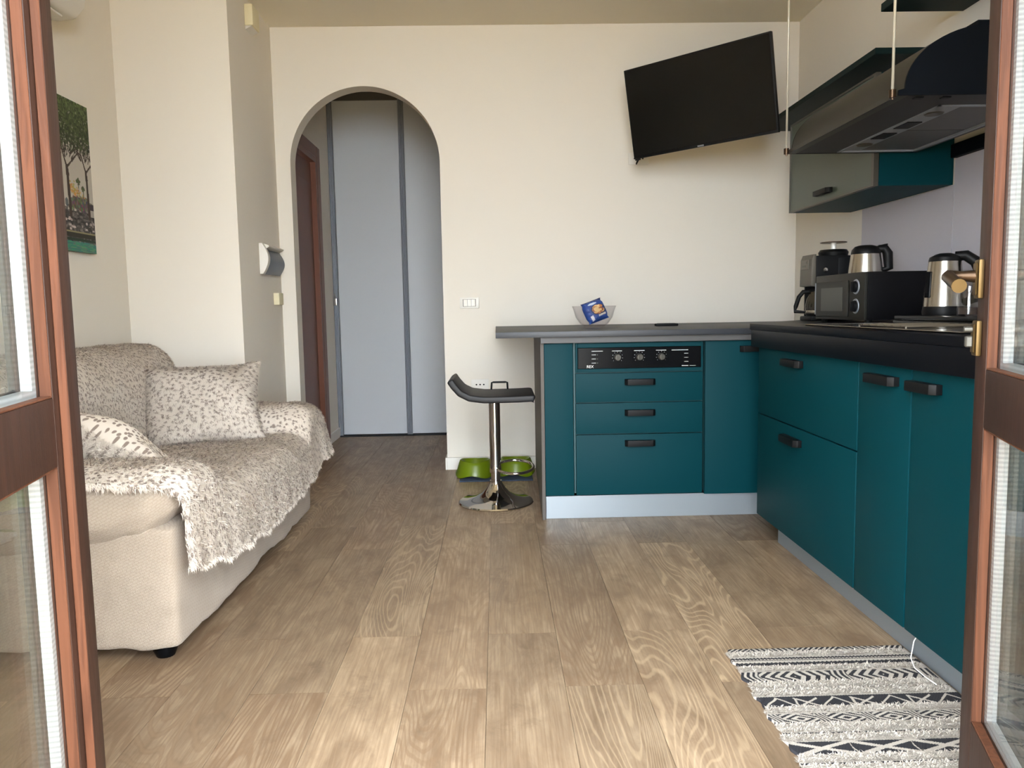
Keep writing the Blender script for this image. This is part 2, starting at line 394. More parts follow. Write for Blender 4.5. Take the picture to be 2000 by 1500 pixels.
# floor slab and planks
b = BM(); box(b, -2.1, 2.1, 0.3, 6.4, -0.12, -0.006); floor = struct('floor', b, plain('screed', rgb(70, 58, 46), 0.9), smooth=None)
PW, PL, X0 = 0.2085, 1.22, -0.0445
regions = [(XL, XR, YF-0.2, YCOL), (XCOL, XR, YCOL, YB), (HX0, HX1, YB, HY)]
for k in range(-9, 10):
    xa, xb = X0+k*PW, X0+(k+1)*PW
    st = 2.287 if k % 2 == 0 else 1.947
    for j in range(-3, 5):
        ya, yb = st+j*PL, st+(j+1)*PL
        # clip each board to the rooms; a board crossing a doorway stays one piece
        rects = []
        for (rx0, rx1, ry0, ry1) in regions:
            a0, a1, b0, b1 = max(xa, rx0), min(xb, rx1), max(ya, ry0), min(yb, ry1)
            if a1-a0 > 0.004 and b1-b0 > 0.004: rects.append([a0, a1, b0, b1])
        if not rects: continue
        a0 = min(r[0] for r in rects); a1 = max(r[1] for r in rects)
        b0 = min(r[2] for r in rects); b1 = max(r[3] for r in rects)
        if len(rects) > 1 and (max(r[0] for r in rects) > a0+0.01 or min(r[1] for r in rects) < a1-0.01):
            pass
        bmq = BM(); g = 0.0005
        box(bmq, a0+g, a1-g, b0+g, b1-g, -0.006, 0.0)
        # slight unevenness of the boards
        o = obj('plank', bmq, M_floor, floor, None)
        cx, cy = (xa+xb)/2, (ya+yb)/2
        o.location = Vector((cx, cy, 0))-floor.location
        o.data.transform(Matrix.Translation(Vector((floor.location.x-cx, floor.location.y-cy, 0))))
# the planks store world z; undo the slab's own height
for o in floor.children: o.location.z = 0.0

# walls
def wall(name, *boxes):
    b = BM()
    for q in boxes: box(b, *q)
    return struct(name, b, M_wall, smooth=None)
wall('wall_left', (XL-0.15, XL, YF, YCOL+0.01, -0.01, ZC))
wall('wall_column', (XL, XCOL, YCOL, YB+0.12, -0.01, ZC))
wall('wall_right', (XR, XR+0.15, YF, YB+0.12, -0.01, ZC))
# back wall with an arched opening
AX0, AX1, AZ = -1.223, -0.325, 1.888
ar = (AX1-AX0)/2; acx = (AX0+AX1)/2
arch = [(acx+ar*math.cos(a), AZ+ar*math.sin(a)) for a in np.linspace(0, math.pi, 49)]
b = BM()
pts = [(XCOL, -0.01), (XCOL, ZC), (XR, ZC), (XR, -0.01), (AX1, -0.01)]+arch+[(AX0, -0.01)]
prism(b, pts, 1, YB, HYW)
bmesh.ops.triangulate(b, faces=[f for f in b.faces if len(f.verts) > 4])
struct('wall_back', b, M_wall, smooth=20)
# hall beyond the arch
wall('wall_hall_left', (HX0-0.12, HX0, HYW, 4.93, -0.01, ZC), (HX0-0.12, HX0, 5.66, 6.24, -0.01, ZC), (HX0-0.12, HX0, 4.93, 5.66, 2.11, ZC))
wall('wall_hall_back', (HX0-0.12, HX1+0.12, 6.24, 6.40, -0.01, ZC))
wall('wall_hall_right', (HX1, HX1+0.12, HYW, 6.24, -0.01, ZC))
b = BM(); box(b, XL-0.15, XR+0.15, YF, HYW, ZC, ZC+0.12); box(b, HX0-0.12, HX1+0.12, HYW, 6.40, ZC, ZC+0.12)
struct('ceiling', b, M_ceil, smooth=None)
# front wall with the french-door opening (behind the camera's view)
OX0, OX1, OZ = -0.57, 0.68, 2.42
wall('wall_front', (XL-0.15, OX0, YF-0.28, YF, -0.01, ZC+0.12), (OX1, XR+0.15, YF-0.28, YF, -0.01, ZC+0.12), (OX0, OX1, YF-0.28, YF, OZ, ZC+0.12))
# outside: terrace the photographer stands on
b = BM(); box(b, -8, 8, -9, YF-0.28, -0.14, -0.03); struct('terrace_outside', b, M_terrace, smooth=None)

# baseboards
b = BM(); box(b, AX1, 0.236, YB-0.014, YB, 0, 0.077, 0.002, 1); box(b, AX1-0.012, AX1, YB-0.014, HYW, 0, 0.077, 0.002, 1); struct('baseboard_back', b, M_white)
b = BM(); box(b, HX0, HX0+0.012, 5.745, 6.13, 0, 0.075, 0.002, 1); struct('baseboard_hall', b, M_white)

# ---- hall: interior door in the left wall (brown casing and leaf)
M_hdoor = plain('dark_walnut_veneer', rgb(104, 57, 35), 0.45, var=0.12, vscale=14)
b = BM(); box(b, HX0-0.055, HX0-0.02, 4.99, 5.60, 0.008, 2.05, 0.002, 1); d3 = struct('door_3', b, M_hdoor, label='dark brown door in the hall beyond the arch')
b = BM(); box(b, HX0-0.1, HX0+0.016, 5.60, 5.655, 0, 2.11); box(b, HX0, HX0+0.018, 5.64, 5.735, 0, 2.175, 0.004, 1); obj('door_jamb', b, M_hdoor, d3)
b = BM(); box(b, HX0-0.1, HX0+0.016, 4.94, 5.60, 2.055, 2.11); box(b, HX0, HX0+0.018, 4.90, 5.638, 2.09, 2.175, 0.004, 1); obj('door_head', b, M_hdoor, d3)
b = BM(); box(b, HX0-0.1, HX0+0.016, 4.932, 4.985, 0, 2.05); obj('door_jamb', b, M_hdoor, d3)
b = BM(); box(b, HX0-0.02, HX0-0.012, 5.07, 5.52, 0.25, 1.9, 0.003, 1); obj('door_panel', b, M_hdoor, d3)

# ---- sliding doors closing the end of the hall
b = BM(); box(b, HX0, HX1, 6.13, 6.16, 2.615, ZC); sd = struct('door_4', b, M_grey, label='pale grey sliding doors with aluminium uprights closing the hall')
def sliding(x0, x1, y):
    b = BM(); box(b, x0, x1, y, y+0.018, 0.014, 2.615, 0.001, 1); obj('sliding_panel', b, M_slide, sd)
def upright(xc, y, w=0.046):
    pts = [(xc-w/2, y), (xc-w/2, y-0.022), (xc-w*0.32, y-0.03), (xc-w*0.12, y-0.024), (xc, y-0.030), (xc+w*0.12, y-0.024), (xc+w*0.32, y-0.03), (xc+w/2, y-0.022), (xc+w/2, y)]
    b = BM(); prism(b, pts, 2, 0.010, 2.62); obj('upright', b, M_upr, sd, 25)
b = BM(); box(b, HX0, HX1, 6.095, 6.16, 0, 0.010); obj('floor_track', b, M_black, sd, None)
M_upr = plain('upright_grey', rgb(150, 156, 165), 0.38, metal=0.35)
sliding(-1.24, -0.735, 6.13); sliding(-0.69, 0.25, 6.128)
upright(-1.262, 6.135, 0.040); upright(-0.712, 6.135, 0.044)
b = BM(); box(b, -1.272, -1.252, 6.086, 6.105, 1.045, 1.105, 0.004, 2); box(b, -1.268, -1.256, 6.074, 6.09, 1.085, 1.095, 0.003, 1)
tube(b, [(-1.262, 6.080, 1.10), (-1.262, 6.074, 1.125), (-1.262, 6.080, 1.14), (-1.262, 6.098, 1.14)], 0.004, 8)
obj('latch', b, M_chrome, sd)

# ------------------------------------------------------------------ french door leaves
def leaf(name, label, F, ang, width, side, ztop=2.30):
    """F: far free-edge point (x,y) on the visible face; ang: heading of the leaf going away from camera.
    side +1: visible face looks towards -X (right leaf), -1: towards +X (left leaf)."""
    d = Vector((math.sin(ang), math.cos(ang), 0)); nrm = Vector((-d.y, d.x, 0))*side       # visible-face normal
    Fv = Vector((F[0], F[1], 0))
    # local: u = distance back from the free edge, t = depth behind visible face, z
    xf = Matrix(((-d.x, -nrm.x, 0, Fv.x), (-d.y, -nrm.y, 0, Fv.y), (0, 0, 1, 0), (0, 0, 0, 1)))
    TH = 0.056; z0 = 0.035
    zs = [(z0, 0.276), (0.788, 0.886), (ztop-0.10, ztop)]
    SW = 0.066
    rt = BM(); box(rt, 0.0, SW, 0, TH, z0, ztop, 0.003, 2, xf)
    root = struct(name, rt, M_door, label=label)
    b = BM(); box(b, width-SW, width, 0, TH, z0, ztop, 0.003, 2, xf); obj('hinge_stile', b, M_door, root)
    for a, c in zs:
        b = BM(); box(b, SW, width-SW, 0.0005, TH-0.0005, a, c, 0.002, 2, xf); obj('rail', b, M_door, root)
    # panes: double glazing with aluminium spacers, held by bevelled beads
    gt0, gt1 = 0.017, 0.040
    for (za, zb) in ((0.276, 0.788), (0.886, ztop-0.10)):
        for gt in (gt0, gt1-0.004):
            b = BM(); box(b, SW-0.004, width-SW+0.004, gt, gt+0.004, za-0.004, zb+0.004, xf=xf); obj('pane', b, M_pane, root, None)
        b = BM()
        for (u0, u1, q0, q1) in ((SW, SW+0.014, za, zb), (width-SW-0.014, width-SW, za, zb), (SW+0.014, width-SW-0.014, za, za+0.012), (SW+0.014, width-SW-0.014, zb-0.012, zb)):
            box(b, u0, u1, gt0+0.0042, gt1-0.0042, q0, q1, xf=xf)
        obj('spacer_bar', b, M_spacer, root, None)
        b = BM()
        box(b, SW, SW+0.003, 0.0015, gt0-0.0005, za, zb, 0.0008, 1, xf); box(b, width-SW-0.003, width-SW, 0.0015, gt0-0.0005, za, zb, 0.0008, 1, xf)
        box(b, SW+0.003, width-SW-0.003, 0.0015, gt0-0.0005, zb-0.003, zb, 0.0008, 1, xf); box(b, SW+0.003, width-SW-0.003, 0.0015, gt0-0.0005, za, za+0.003, 0.0008, 1, xf)
        obj('glass_stop', b, M_doornat, root)
        b = BM()
        for gta, gtb in ((gt1, TH-0.004),):
            box(b, SW, SW+0.012, gta, gtb, za, zb, 0.002, 1, xf); box(b, width-SW-0.012, width-SW, gta, gtb, za, zb, 0.002, 1, xf)
            box(b, SW+0.012, width-SW-0.012, gta, gtb, za, za+0.012, 0.002, 1, xf); box(b, SW+0.012, width-SW-0.012, gta, gtb, zb-0.012, zb, 0.002, 1, xf)
        obj('glazing_bead', b, M_door, root)
    return root, xf, SW, TH
FR = (-0.0, 0)
right, xr_, SW, TH = leaf('door_1', 'right french door leaf of stained wood with brass lever', (0.826, 1.31), math.atan(0.345), 0.70, 1)
left, xl_, _, _ = leaf('door_2', 'left french door leaf of stained wood with astragal strip', (-0.639, 1.150), -0.2148, 0.60, -1)
# astragal strip standing proud along the free edge of the left leaf
b = BM(); box(b, -0.004, 0.043, -0.013, 0.0, 0.035, 2.30, 0.003, 2, xl_); ag = obj('astragal', b, M_door, left)
b = BM(); box(b, 0.0432, 0.0462, -0.0125, -0.0004, 0.036, 2.299, 0.001, 1, xl_); obj('edge_strip', b, M_doornat, ag)
# lever handle, plates and lock on the right leaf
b = BM(); box(b, 0.010, 0.040, -0.009, -0.0005, 1.003, 1.068, 0.003, 2, xr_); box(b, 0.014, 0.036, -0.012, -0.008, 1.008, 1.063, 0.002, 1, xr_); hp = obj('handle_plate', b, M_brass, right)
b = BM()
pl = [(0.024, -0.008, 1.040), (0.024, -0.030, 1.041), (0.024, -0.043, 1.042), (0.029, -0.051, 1.042), (0.040, -0.054, 1.040), (0.075, -0.055, 1.033), (0.112, -0.054, 1.024)]
tube(b, [xr_ @ Vector(p) for p in pl], [0.011, 0.0085, 0.009, 0.010, 0.0105, 0.0105, 0.0095], 14)
lv = obj('lever', b, M_bronze, right, 40)
b = BM(); tube(b, [xr_ @ Vector(p) for p in ((0.112, -0.054, 1.024), (0.118, -0.054, 1.023))], 0.0112, 14); obj('lever_tip', b, M_brass, right, 40)
b = BM(); box(b, 0.010, 0.040, -0.009, -0.0005, 0.906, 0.966, 0.003, 2, xr_); box(b, 0.015, 0.035, -0.012, -0.008, 0.911, 0.961, 0.002, 1, xr_); obj('lock_plate', b, M_brass, right)
b = BM(); box(b, 0.018, 0.03, -0.022, -0.011, 0.921, 0.940, 0.002, 1, xr_); tube(b, [xr_ @ Vector(p) for p in ((0.024, -0.011, 0.951), (0.024, -0.024, 0.951))], 0.005, 12); obj('lock_cylinder', b, M_grey, right)

# ------------------------------------------------------------------ right kitchen run
def handle(parent, p0, p1, out, drop=0.026):
    """Black bow handle between world points p0 and p1 (top line), standing 'out' (vector) off the front."""
    p0, p1, out = Vector(p0), Vector(p1), Vector(out); d = (p1-p0).normalized(); ln = (p1-p0).length
    xf = Matrix(((d.x, out.normalized().x, 0, p0.x), (d.y, out.normalized().y, 0, p0.y), (0, 0, 1, p0.z), (0, 0, 0, 1)))
    b = BM(); o = out.length
    prism(b, [(0, 0), (ln, 0), (ln, o*0.55), (ln-0.012, o), (0.012, o), (0, o*0.55)], 2, -drop, 0, 0.0015, 2, xf)
    return obj('handle', b, M_black, parent, 40)

XD, DT = 1.10, 0.02        # door front plane, door thickness
def run_unit(name, label, y0, y1, cat='cabinet'):
    t = thing(name, label, cat, ((XD+XR)/2, (y0+y1)/2, 0.0), None)
    b = BM(); box(b, XD+DT+0.002, XR-0.012, y0+0.001, y1-0.001, 0.112, 0.822); obj('body', b, M_tealdk, t, None)
    return t
G = 0.002
u1 = run_unit('drawer_cabinet', 'wide teal base cabinet with two deep drawers in the corner', 2.312, 3.205)
for (za, zb, hz) in ((0.545, 0.82, 0.793), (0.108, 0.540, 0.503)):
    b = BM(); box(b, XD, XD+DT, 2.312+G, 3.205, za, zb, 0.0018, 2); dr = obj('drawer', b, M_teal, u1)
    handle(dr, (XD, 2.90, hz), (XD, 2.735, hz), (-0.03, 0, 0))
u2 = run_unit('narrow_cabinet', 'narrow teal base cabinet left of the cabinet nearest the door', 2.012, 2.309)
b = BM(); box(b, XD, XD+DT, 2.012+G, 2.309-G, 0.108, 0.822, 0.0018, 2); dr = obj('cabinet_door', b, M_teal, u2); handle(dr, (XD, 2.235, 0.794), (XD, 2.072, 0.794), (-0.03, 0, 0))
u3 = run_unit('tall_front_cabinet', 'wide plain-fronted teal base cabinet nearest the french door', 1.412, 2.009)
b = BM(); box(b, XD, XD+DT, 1.412+G, 2.009-G, 0.108, 0.824, 0.0018, 2); dr = obj('cabinet_door', b, M_teal, u3); handle(dr, (XD, 2.005, 0.793), (XD, 1.868, 0.793), (-0.03, 0, 0))
b = BM(); box(b, 1.166, 1.184, 1.412, 3.13, 0, 0.106, 0.001, 1); tag(obj('plinth', b, M_plinth), 'long grey plinth along the floor under the right teal cabinets', 'plinth')
# worktop of the run, corner cut at an angle
ctop = [(1.075, 1.40), (1.075, 3.25), (1.235, 3.485), (1.60, 3.885), (1.843, 4.10), (1.843, 1.40)]
b = BM(); prism(b, ctop, 2, 0.8925, 0.918, 0.0015, 2)
wt = obj('worktop', b, M_counter, smooth=30, at=(1.45, 2.6, 0.8925)); tag(wt, 'thick black glossy worktop along the right wall with kettle and microwave', 'worktop')
b = BM(); box(b, 1.075, 1.098, 1.40, 3.232, 0.823, 0.892, 0.0015, 2); obj('fascia', b, M_counter, wt)
# gas hob, pan grates and raised glossy stand behind it
hb = thing('hob', 'flat black gas hob with thin metal pan grates set in the worktop', 'hob', (1.27, 2.35, 0.918))
b = BM(); box(b, 1.13, 1.405, 1.85, 2.80, 0.9185, 0.9225, 0.0012, 1); obj('hob_plate', b, M_blackgl, hb)
b = BM(); tube(b, [(1.13, 1.85, 0.9228), (1.13, 2.80, 0.9228), (1.405, 2.80, 0.9228), (1.405, 1.85, 0.9228)], 0.0014, 6, True); obj('hob_rim', b, M_steel, hb)
M_grate = plain('grate_iron', rgb(92, 84, 72), 0.5, metal=0.2, var=0.05)
for yc in (2.30,):
    b = BM()
    tube(b, [(1.16, yc-0.14, 0.929), (1.16, yc+0.14, 0.929), (1.375, yc+0.14, 0.929), (1.375, yc-0.14, 0.929)], 0.0025, 6, True)
    for k in range(6):
        y = yc-0.115+k*0.046; tube(b, [(1.155, y, 0.9305), (1.38, y, 0.9305)], 0.0022, 6)
    for (x, y) in ((1.16, yc-0.14), (1.16, yc+0.14), (1.375, yc-0.14), (1.375, yc+0.14)): tube(b, [(x, y, 0.9228), (x, y, 0.929)], 0.003, 6)
    obj('pan_grate', b, M_grate, hb)
    b = BM(); lathe(b, [(0.0, 0.9226), (0.042, 0.9226), (0.042, 0.925), (0.03, 0.9275), (0, 0.9275)], 1.27, yc, 20); obj('burner', b, M_black, hb)
st = thing('kettle_stand', 'low black glossy ribbed stand carrying the steel kettle', 'stand', (1.60, 2.25, 0.918))
b = BM(); box(b, 1.42, 1.80, 1.75, 2.735, 0.9184, 0.934, 0.003, 2); obj('stand_base', b, M_blackgl, st)
b = BM(); box(b, 1.423, 1.797, 1.753, 2.732, 0.9345, 0.951, 0.003, 2); obj('stand_top', b, M_blackgl, st)

# white cord hanging from the cabinet bottom to the rug
b = BM(); tube(b, [(1.130, 1.985, 0.106), (1.112, 1.978, 0.085), (1.098, 1.965, 0.045), (1.098, 1.945, 0.026), (1.103, 1.90, 0.0225), (1.108, 1.86, 0.0225)], 0.0016, 6)
tag(obj('cord', b, M_white, smooth=True), 'thin white cord hanging from the teal cabinet down onto the striped rug', 'cord')

# backsplash panel and trim on the right wall
b = BM(); box(b, XR-0.008, XR-0.0005, 3.105, 3.88, 0.919, 1.462); bp = obj('backsplash', b, M_back, smooth=None); tag(bp, 'smooth lavender grey backsplash panel on the right wall behind the kettle', 'backsplash')
bp['kind'] = 'structure'
b = BM(); box(b, XR-0.008, XR-0.0005, 1.40, 3.102, 0.919, 1.565); obj('backsplash_sheet', b, M_back, bp, None)
b = BM(); box(b, XR-0.03, XR-0.0005, 1.40, 3.10, 1.566, 1.618, 0.002, 1); struct('trim_1', b, M_navy)

# ------------------------------------------------------------------ peninsula
PY = 3.55
def pen_unit(name, label, x0, x1):
    t = thing(name, label, 'cabinet', ((x0+x1)/2, PY+0.3, 0))
    return t
p1 = thing('end_cabinet', 'narrow teal filler cabinet with grey side panel at the peninsula end', 'cabinet', (0.28, PY+0.5, 0))
b = BM(); prism(b, [(0.2, PY+0.004), (0.2155, PY+0.004), (0.243, YB-0.016), (0.228, YB-0.016)], 2, 0.0, 0.836); obj('side_panel', b, plain('grey_wood_laminate', rgb(88, 83, 78), 0.55, spec=0.3, var=0.08, vscale=12), p1, None)
b = BM(); box(b, 0.217, 0.350, PY, PY+0.02, 0.117, 0.834, 0.0018, 2); obj('front_panel', b, M_teal, p1)
b = BM(); box(b, 0.243, 0.350, PY+0.022, PY+0.55, 0.122, 0.834); obj('body', b, M_tealdk, p1, None)
p2 = thing('oven_cabinet', 'teal peninsula cabinet with black control panel above three drawers', 'cabinet', (0.66, PY+0.3, 0))
b = BM(); box(b, 0.354, 0.962, PY+0.022, PY+0.58, 0.122, 0.834); obj('body', b, M_tealdk, p2, None)
b = BM()
box(b, 0.362, 0.372, PY, PY+0.02, 0.697, 0.832, 0.001, 1); box(b, 0.948, 0.957, PY, PY+0.02, 0.697, 0.832, 0.001, 1)
box(b, 0.372, 0.948, PY, PY+0.02, 0.697, 0.7135, 0.001, 1); box(b, 0.372, 0.948, PY, PY+0.02, 0.812, 0.832, 0.001, 1)
obj('panel_surround', b, M_teal, p2)
for (za, zb, hz) in ((0.557, 0.692, 0.664), (0.408, 0.552, 0.520), (0.117, 0.403, 0.376)):
    b = BM(); box(b, 0.362, 0.956, PY, PY+0.02, za, zb, 0.0018, 2); dr = obj('drawer', b, M_teal, p2)
    handle(dr, (0.590, PY, hz), (0.732, PY, hz), (0, -0.026, 0), 0.028)
b = BM(); box(b, 0.3735, 0.9465, PY-0.004, PY+0.016, 0.7145, 0.811, 0.001, 1); cp = obj('control_panel', b, M_blackgl, p2)
M_knob = plain('knob_grey', rgb(70, 68, 63), 0.35, metal=0.4)
for x in (0.557, 0.659, 0.762):
    b = BM(); xf = Matrix.Translation((x, PY-0.004, 0.766)) @ Matrix.Rotation(R(90), 4, 'X')
    lathe(b, [(0.0, 0), (0.0165, 0), (0.0155, 0.016), (0.013, 0.019), (0.0, 0.019)], 0, 0, 20, xf=xf)
    box(b, x-0.0035, x+0.0035, PY-0.030, PY-0.022, 0.752, 0.780, 0.001, 1)
    obj('knob', b, M_knob, cp, 40)
M_ink = plain('silver_print', rgb(190, 194, 196), 0.5, var=0.02)
b = BM()
def dash(x0, x1, z, h=0.0022): box(b, x0, x1, PY-0.0048, PY-0.0042, z-h/2, z+h/2)
for (x0, x1, z) in ((0.437, 0.489, 0.796), (0.531, 0.578, 0.7955), (0.634, 0.683, 0.7955), (0.736, 0.784, 0.7955), (0.809, 0.886, 0.795)): dash(x0, x1, z, 0.003)
for z in (0.779, 0.760, 0.741): dash(0.437, 0.457, z); dash(0.868, 0.887, z); dash(0.463, 0.465, z)
dash(0.857, 0.887, 0.722, 0.003); dash(0.893, 0.922, 0.722, 0.0015)
for x in (0.557, 0.659, 0.762):
    for k in range(9):
        a = R(-40+k*32.5); xx, zz = x+0.024*math.cos(a), 0.766+0.024*math.sin(a); box(b, xx-0.0011, xx+0.0011, PY-0.0048, PY-0.0042, zz-0.0011, zz+0.0011)
    xx, zz = x-0.0125, 0.766+0.006; 
o = obj('panel_print', b, M_ink, cp, None); o['kind'] = 'stuff'
me = text_mesh('REX', 0.018, Matrix.Translation((0.4135, PY-0.0045, 0.7185)) @ Matrix.Rotation(R(90), 4, 'X'))
link_mesh('logo', me, plain('white_print', rgb(232, 234, 234), 0.5), cp)
p3 = thing('corner_cabinet', 'plain teal peninsula cabinet in the corner with handle at its top right', 'cabinet', (1.09, PY+0.3, 0))
b = BM(); box(b, 0.968, 1.30, PY, PY+0.02, 0.110, 0.834, 0.0018, 2); dr = obj('cabinet_door', b, M_teal, p3); handle(dr, (1.128, PY, 0.809), (1.27, PY, 0.809), (0, -0.026, 0), 0.028)
b = BM(); box(b, 0.968, 1.30, PY+0.022, PY+0.58, 0.122, 0.834); obj('body', b, M_tealdk, p3, None)
b = BM(); box(b, 0.2185, 1.30, PY+0.022, PY+0.040, 0.0, 0.1095, 0.001, 1); tag(obj('plinth', b, M_plinth), 'bright aluminium plinth under the teal peninsula drawers', 'plinth')
b = BM(); prism(b, [(-0.006, 3.50), (1.30, 3.50), (1.843, 4.12), (1.843, YB-0.002), (-0.006, YB-0.002)], 2, 0.865, 0.8915, 0.0015, 2)
pw = obj('peninsula_top', b, plain('anthracite_worktop', rgb(46, 49, 55), 0.42, spec=0.35, var=0.08, vscale=60), smooth=30, at=(0.6, 4.1, 0.865)); tag(pw, 'dark grey peninsula worktop overhanging the bar stool, glass bowl on it', 'worktop')
b = BM(); box(b, 0.200, 1.30, 3.525, YB-0.03, 0.8365, 0.8645, 0.001, 1); obj('rail', b, plain('grey_rail', rgb(80, 79, 80), 0.55, var=0.05, vscale=20), pw)

# ------------------------------------------------------------------ wall units, shelves, hood
wc = thing('wall_cabinet', 'teal wall cabinet with frosted glass flap below the cooker hood', 'cabinet', (1.69, 3.56, 1.464))
CX0, CY0, CY1, CZ0, CZ1 = 1.52, 3.112, 4.005, 1.464, 1.905
b = BM(); box(b, CX0+0.022, XR-0.009, CY0, CY0+0.018, CZ0, CZ1); box(b, CX0+0.022, XR-0.009, CY1-0.018, CY1, CZ0, CZ1)
box(b, CX0+0.022, XR-0.009, CY0+0.018, CY1-0.018, CZ0, CZ0+0.018); box(b, CX0+0.022, XR-0.009, CY0+0.018, CY1-0.018, CZ1-0.018, CZ1); box(b, XR-0.015, XR-0.009, CY0+0.018, CY1-0.018, CZ0+0.018, CZ1-0.018)
obj('body', b, M_teal, wc, None)
fl = BM()
for q in ((CY0, CY0+0.022, CZ0, CZ1), (CY1-0.008, CY1, CZ0, CZ1), (CY0+0.022, CY1-0.008, CZ0, CZ0+0.008), (CY0+0.022, CY1-0.008, CZ1-0.008, CZ1)): box(fl, CX0, CX0+0.020, q[0], q[1], q[2], q[3])
flo = obj('flap', fl, M_grey, wc, None)
b = BM(); box(b, CX0+0.006, CX0+0.012, CY0+0.0225, CY1-0.0085, CZ0+0.0085, CZ1-0.0085); obj('frosted_pane', b, M_frost, flo, None)
handle(flo, (CX0+0.005, 3.66, 1.520), (CX0+0.005, 3.50, 1.520), (-0.03, 0, 0), 0.022)
M_shelf = plain('dark_teal_shelf', rgb(6, 28, 29), 0.55, spec=0.15, var=0.04)
b = BM(); box(b, 1.62, XR-0.001, 3.33, YB-0.002, 2.042, 2.068, 0.001, 1); tag(obj('wall_shelf', b, M_shelf), 'long dark teal wall shelf running from the back corner above the hood', 'shelf')
b = BM(); box(b, 1.525, XR-0.001, 2.0, 3.10, 2.128, 2.158, 0.001, 1); tag(obj('wall_shelf', b, M_shelf), 'upper dark teal wall shelf nearest the ceiling at top right', 'shelf')

hd = thing('cooker_hood', 'curved dark grey cooker hood hanging on two thin steel rods', 'hood', (1.42, 2.66, 1.587))
HY0, HY1, HZ = 2.24, 3.085, 1.587
prof = [(1.160, HZ), (1.160, HZ+0.014), (1.176, HZ+0.018)]
for a in np.linspace(0, math.pi/2, 18): prof.append((1.44-0.262*math.cos(a), HZ+0.018+0.178*math.sin(a)))
outer = prof+[(1.68, HZ+0.196), (1.68, HZ)]
# shell: curved sheet with open underside frame
b = BM(); inner = [(1.68, HZ+0.190), ]
prism(b, prof+[(1.68, HZ+0.196), (1.68, HZ+0.182)]+[(1.44-0.248*math.cos(a), HZ+0.018+0.164*math.sin(a)) for a in np.linspace(math.pi/2, 0, 18)]+[(1.192, HZ)], 1, HY0+0.006, HY1-0.006)
bmesh.ops.triangulate(b, faces=[f for f in b.faces if len(f.verts) > 4])
obj('canopy', b, plain('brushed_gunmetal', rgb(52, 50, 43), 0.45, metal=0.5, var=0.04), hd, 25)
for (ya, yb) in ((HY0, HY0+0.006), (HY1-0.006, HY1)):
    b = BM(); prism(b, outer, 1, ya, yb); obj('end_cap', b, M_navy, hd, 20)
b = BM(); FX0, FX1, FY0, FY1 = 1.345, 1.655, 2.36, 3.055
box(b, 1.165, FX0, HY0+0.006, HY1-0.006, HZ+0.001, HZ+0.010); box(b, FX1, 1.678, HY0+0.006, HY1-0.006, HZ+0.001, HZ+0.010)
box(b, FX0, FX1, HY0+0.006, FY0, HZ+0.001, HZ+0.010); box(b, FX0, FX1, FY1, HY1-0.006, HZ+0.001, HZ+0.010)
obj('underside_frame', b, plain('hood_grey', rgb(40, 40, 42), 0.55, metal=0.2, var=0.03), hd, None)
b = BM()
box(b, FX0, FX1, FY0, FY0+0.012, HZ-0.003, HZ+0.008); box(b, FX0, FX1, FY1-0.012, FY1, HZ-0.003, HZ+0.008)
box(b, FX0, FX0+0.01, FY0, FY1, HZ-0.003, HZ+0.008); box(b, FX1-0.014, FX1, FY0, FY1, HZ-0.003, HZ+0.008)
box(b, FX0+0.01, FX0+0.085, FY0+0.012, FY1-0.012, HZ+0.002, HZ+0.008)
obj('lamp_strip', b, M_alu, hd, None)
for (ya, yb) in ((FY0+0.014, (FY0+FY1)/2-0.003), ((FY0+FY1)/2+0.003, FY1-0.014)):
    b = BM(); box(b, FX0+0.088, FX1-0.016, ya, yb, HZ+0.003, HZ+0.010, 0.001, 1); obj('grease_filter', b, M_filter, hd)
for yc in (2.47, 2.93):
    b = BM(); lathe(b, [(0, HZ-0.0015), (0.026, HZ-0.0015), (0.030, HZ+0.002), (0.030, HZ+0.006), (0, HZ+0.006)], FX0+0.048, yc, 20); obj('lamp_cover', b, M_grey, hd)
for yc in (2.62, 2.78):
    b = BM(); box(b, FX0+0.02, FX0+0.07, yc-0.045, yc+0.045, HZ-0.001, HZ+0.002); obj('switch_strip', b, M_black, hd, None)
for xx in (1.22, 1.30):
    b = BM(); box(b, xx, xx+0.025, HY0+0.02, HY0+0.04, HZ-0.003, HZ+0.001, 0.001, 1); obj('clip', b, M_black, hd)
b = BM(); box(b, 1.4, XR-0.001, HY0+0.03, HY1-0.03, HZ+0.1965, HZ+0.215); obj('duct_box', b, M_navy, hd, None)
for yc in (2.262, 3.075):
    b = BM(); tube(b, [(1.153, yc, HZ+0.012), (1.153, yc, ZC)], 0.0042, 8); obj('suspension_rod', b, M_rod, hd, True)
    b = BM(); tube(b, [(1.153, yc, HZ-0.002), (1.153, yc, HZ+0.020)], 0.010, 10); tube(b, [(1.153, yc, HZ-0.008), (1.153, yc, HZ-0.002)], 0.004, 8); obj('rod_bracket', b, M_bronze, hd, 40)

